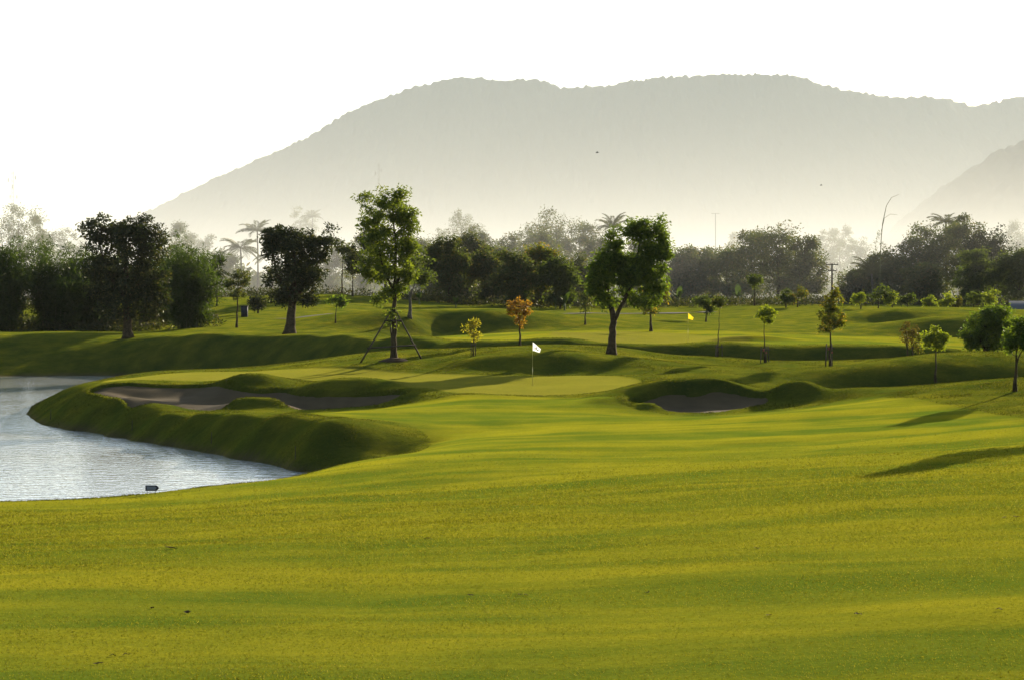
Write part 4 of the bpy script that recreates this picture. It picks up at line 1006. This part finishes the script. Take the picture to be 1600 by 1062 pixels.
# bin, fences, hut, path
x, y, z = seat(382, 495, 205)
root = empty('litter_bin', (x, y, z), 'dark rectangular litter bin on the slope right of the tiered tree', 'bin')
MB().box((0, 0, 0.5), (0.62, 0.55, 1.1), 1.06).obj('body', M['signboard'], root); MB().box((0, 0, 1.09), (0.74, 0.66, 0.07)).obj('lid', M['black'], root)
x, y, z = seat(1513, 566, 117); root = empty('post_row', (x, y, z), 'row of short dark posts left of the shrubby tree', 'fence')
for k in range(5): MB().tube([(k * .17 - .34, 0, -.2), (k * .17 - .34, 0, .42 + .04 * (k % 2))], [.055, .05], 8).obj('post', M['pole'], root)
MB().box((0, .06, .25), (.9, .03, .06)).obj('rail', M['pole'], root)
x, y, z = seat(1562, 569, 117); root = empty('slat_fence', (x, y, z), 'pale upright slat fence right of the shrubby tree trunk', 'fence')
for k in range(5): MB().box((k * .16 - .32, 0, .25), (.07, .03, .75)).obj('slat', M['concrete'], root)
MB().box((0, .04, .42), (.85, .03, .05)).obj('rail', M['pole'], root)
x, y, z = seat(1586, 568, 117); root = empty('low_wall', (x, y, z), 'low red-brown brick wall at the right behind the edge tree', 'wall')
for r_ in range(4):
    for k in range(7): MB().box((k * .24 - .72 + (.12 if r_ % 2 else 0), 0, .02 + r_ * .125), (.225, .2, .11)).obj('brick', M['redbrown'], root)
MB().box((0.05, .01, .12), (1.62, .15, .6)).obj('core', M['wall'], root)
rngf = np.random.default_rng(77)
for px_, lab in ((1509, 'tuft of tall ornamental grass before the dark posts'), (1520, 'smaller ornamental grass tuft left of the shrubby tree trunk')):
    x, y, z = seat(px_, 571, 114.5); n = 420; a = rngf.random(n) * 6.283; r_ = rngf.random(n) * .16; h_ = .45 + .4 * rngf.random(n); sp_ = .15 + .35 * rngf.random(n)
    b = np.stack([np.cos(a) * r_, np.sin(a) * r_, np.zeros(n) - .05], 1); t_ = b + np.stack([np.cos(a) * sp_, np.sin(a) * sp_, h_], 1); w_ = np.stack([-np.sin(a), np.cos(a), 0 * a], 1) * .009
    v = np.stack([b - w_, b + w_, t_], 1).reshape(-1, 3)
    props(link('ornamental_grass', mesh_np('ornamental_grass', v, np.arange(n * 3).reshape(-1, 3), M['weed']), None, (x, y, z)), lab, 'grass')
x = wx(1604, 240); root = empty('shed', (x, 240, gz(x, 240) - 1.9), 'small shed with pale grey roof behind the shrubby tree', 'shed')
MB().box((0, 0, .9), (3.6, 3.0, 2.2)).obj('wall', M['wall'], root)
MB().add([(-2.2, -1.9, 1.95), (2.2, -1.9, 1.95), (2.2, 0, 3.0), (-2.2, 0, 3.0), (-2.2, 1.9, 1.95), (2.2, 1.9, 1.95), (-2.2, -1.9, 1.87), (2.2, -1.9, 1.87), (2.2, 0, 2.92), (-2.2, 0, 2.92), (-2.2, 1.9, 1.87), (2.2, 1.9, 1.87)],
         [(0, 1, 2, 3), (3, 2, 5, 4), (7, 6, 9, 8), (8, 9, 10, 11), (0, 6, 7, 1), (4, 5, 11, 10)]).obj('roof', M['roof'], root)

def path(label, L, width):
    P = np.array([seat(px, py, Y, 0.04)[:2] for px, py, Y in L]); t = np.linspace(0, 1, len(P)); tq = np.linspace(0, 1, 60)
    C = np.stack([np.interp(tq, t, P[:, i]) for i in (0, 1)], 1)
    for _ in range(6): C[1:-1] = .25 * C[:-2] + .5 * C[1:-1] + .25 * C[2:]
    d = np.gradient(C, axis=0); d /= np.linalg.norm(d, axis=1)[:, None]; nn = np.stack([-d[:, 1], d[:, 0]], 1); m_ = 5; v = []
    for i in range(60):
        for k in range(m_): p = C[i] + nn[i] * width * (k / (m_ - 1) - .5); v.append((p[0], p[1], gz(*p) + .07))
    q = [(i * m_ + k, (i + 1) * m_ + k, (i + 1) * m_ + k + 1, i * m_ + k + 1) for i in range(59) for k in range(m_ - 1)]
    props(link('cart_path', mesh_np('cart_path', np.array(v), np.array(q), M['concrete'], True)), label, None, None, 'structure')
path('pale cart path curving behind the dark spreading tree', [(440, 499, 198), (480, 497, 199), (520, 493, 204), (570, 489, 212), (610, 488, 216)], 2.2)
path('pale cart path along the foot of the middle wood', [(860, 491, 218), (920, 490, 226), (990, 491, 225), (1060, 490, 222), (1110, 488, 228)], 2.0)

# ------------------------------------------------------------------ masts, poles, cane, birds
def lattice(label, px, Y, base_py, top_py, wpx, panels=True):
    s = Y / F; x = wx(px, Y); z0 = 4.0; H = wz(top_py, Y) - z0; w0 = wpx * s / 2
    root = empty('lattice_mast', (x, Y, z0), label, 'mast')
    cor = [(-1, -.6), (1, -.6), (0, 1.1)]
    for a, b in cor: MB().tube([(a * w0 * 1.3, b * w0 * 1.3, -1), (a * w0 * .8, b * w0 * .8, H)], [w0 * .10, w0 * .08], 5).obj('leg', M['steel'], root)
    br = MB(); n = max(8, int(H / (w0 * 3)))
    for k in range(n):
        z1, z2 = H * k / n, H * (k + 1) / n
        for i in range(3):
            a, b = cor[i], cor[(i + 1) % 3]; f = 1.3 - .5 * k / n; br.tube([(a[0] * w0 * f, a[1] * w0 * f, z1), (b[0] * w0 * f, b[1] * w0 * f, z2)], [w0 * .05] * 2, 3, False)
    br.obj('bracing', M['steel'], root)
    if panels:
        for k, (dx, dz) in enumerate(((-3.4, .93), (3.4, .80), (-2.0, .80), (2.2, .95), (0, .88))): MB().box((dx * w0, -w0 * .6, H * dz), (w0 * .6, w0 * .4, w0 * 3.0)).box((dx * w0 * .5, -w0 * .6, H * dz), (abs(dx) * w0 + .1, w0 * .12, w0 * .12)).obj('antenna', M['steel'], root)
    MB().tube([(0, 0, H * .98), (0, 0, H + w0 * 2)], [w0 * .06] * 2, 4).obj('rod', M['steel'], root)
lattice('tall pale lattice mast at the left edge', 20, 900, 420, 268, 4)
lattice('slender lattice mast rising behind the tall propped tree', 592, 700, 420, 256, 3.2)
Y_ = 640; x = wx(1118, Y_); H = wz(334, Y_) - 4; root = empty('aerial_pole', (x, Y_, 4), 'faint thin aerial pole with T-shaped top in the mist', 'pole')
MB().tube([(0, 0, -1), (0, 0, H)], [.16, .12], 6).obj('pole', M['steel'], root); MB().box((0, 0, H), (2.6, .12, .14)).obj('crossbar', M['steel'], root)
Y_ = 262; x = wx(1300, Y_); z = gz(x, Y_); H = wz(412, Y_) - z; root = empty('utility_pole', (x, Y_, z), 'wooden utility pole with two crossarms between the two dark woods', 'pole')
MB().tube([(0, 0, -.5), (0, 0, H)], [.15, .10], 8).obj('post', M['pole'], root)
for dz, wd in ((-.15, 1.6), (-.95, 1.15)):
    a = MB().box((0, -.12, H + dz), (wd, .1, .13)).obj('crossarm', M['pole'], root)
    for k in range(4): MB().tube([(wd * (k / 3 - .5) * .95, -.12, H + dz + .05), (wd * (k / 3 - .5) * .95, -.12, H + dz + .28)], [.045, .03], 6).obj('insulator', M['steel'], a)
Y_ = 270; s = Y_ / F; x = wx(1376, Y_); z = gz(x, Y_); root = empty('dead_cane', (x, Y_, z), 'tall bare dead bamboo cane arching over the right-hand wood', 'cane')
im_ = lambda L: [((p - 1376) * s, 0, wz(q, Y_) - z) for p, q in L]
MB().tube([(0, 0, -.4)] + im_([(1375, 440), (1376, 385), (1379, 350), (1385, 322), (1393, 309), (1405, 304)]), [.06, .06, .055, .05, .04, .03, .018], 6).obj('culm', M['culm'], root, smooth=True)
MB().tube(im_([(1377, 362), (1382, 341), (1391, 335), (1402, 336)]), [.035, .03, .025, .015], 5).obj('side_shoot', M['culm'], root, smooth=True)
v, q = leaf_mesh_arrays(np.array([((p - 1376) * s, 0, wz(q_, Y_) - z) for p, q_ in ((1371, 372), (1368, 378), (1378, 380), (1374, 365), (1370, 388), (1379, 388), (1382, 384))]), 22, .35, .3, .07, np.random.default_rng(8))
link('foliage', mesh_np('foliage', v, q, M['leaf_far']), root)
for px_, py_, Y_, lab in ((933, 239, 240, 'small dark bird flying before the hill above the forked tree'), (1283, 290, 300, 'tiny dark bird flying over the mist above the egg-crowned sapling')):
    x, z = wx(px_, Y_), wz(py_, Y_); root = empty('bird', (x, Y_, z), lab, 'bird')
    MB().tube([(-.20, 0, -.01), (-.12, 0, 0), (0, 0, .01), (.1, 0, .02), (.17, 0, .03), (.22, 0, .02)], [.012, .04, .055, .045, .035, .008], 7).obj('body', M['black'], root, smooth=True)
    for sd in (-1, 1): MB().add([(-.06, sd * .03, .03), (.08, sd * .03, .03), (.06, sd * .22, .14), (-.05, sd * .24, .13), (-.10, sd * .42, .08)], [(0, 1, 2, 3)], [(3, 2, 4)]).obj('wing', M['black'], root)

# ------------------------------------------------------------------ fallen leaves and clods on the fairway
LIT = [(268, 857, 38, .16, 'flat dark patch of dead leaf left of centre on the fairway'), (735, 931, 26, .07, 'dark clod alone in the middle foreground'), (812, 930, 26, .05, 'left of a pair of dark clods in the foreground'), (822, 930, 26, .05, 'right of a pair of dark clods in the foreground'),
       (293, 958, 24.5, .10, 'curled brown leaf in the left foreground'), (154, 1038, 19.5, .07, 'dark clod nearest the lower left corner'), (177, 1025, 20, .06, 'small brown leaf beside the lower left clod'), (197, 1024, 20, .06, 'curled brown leaf right of the lower left clod'),
       (1202, 966, 24, .08, 'brown leaf in the right foreground'), (1341, 977, 23.5, .07, 'dark curled leaf right of the brown one'), (1562, 985, 23, .06, 'small dark leaf near the right edge'), (1570, 833, 37, .08, 'left of a pair of dark leaves by the right edge'), (1588, 831, 37, .08, 'right of a pair of dark leaves by the right edge'),
       (668, 857, 38, .10, 'thin dark leaf on the fairway behind the single clod'), (238, 951, 25, .05, 'tiny dark clod left of the curled leaf'), (1183, 880, 33, .08, 'thin dark leaf in the middle of the right fairway'), (1012, 926, 26.5, .05, 'tiny dark leaf right of the pair of clods')]
for i, (px_, py_, Y_, r_, lab) in enumerate(LIT):
    x, y, z = seat(px_, py_, Y_, .08); R = np.random.default_rng(600 + i); v, q = [], []
    for k in range(6):
        t = k / 5; w_ = r_ * .45 * math.sin(math.pi * (.1 + .85 * t)); zz_ = .022 + .012 * math.sin(5 * t + 6 * R.random())
        v += [((t - .5) * 2 * r_, -w_, zz_ + .35 * w_), ((t - .5) * 2 * r_, 0, zz_), ((t - .5) * 2 * r_, w_, zz_ + .3 * w_)]
        if k: j = (k - 1) * 3; q += [(j, j + 3, j + 4, j + 1), (j + 1, j + 4, j + 5, j + 2)]
    o = link('fallen_leaf', mesh_np('fallen_leaf', np.array(v), np.array(q), M['leaf_litter'], True), None, (x, y, z)); o.rotation_euler = (R.normal() * .1, R.normal() * .1, R.normal() * .5); o.scale = (.75, .75, .75)
    props(o, lab, 'leaf', 'leaves and clods lying on the fairway')
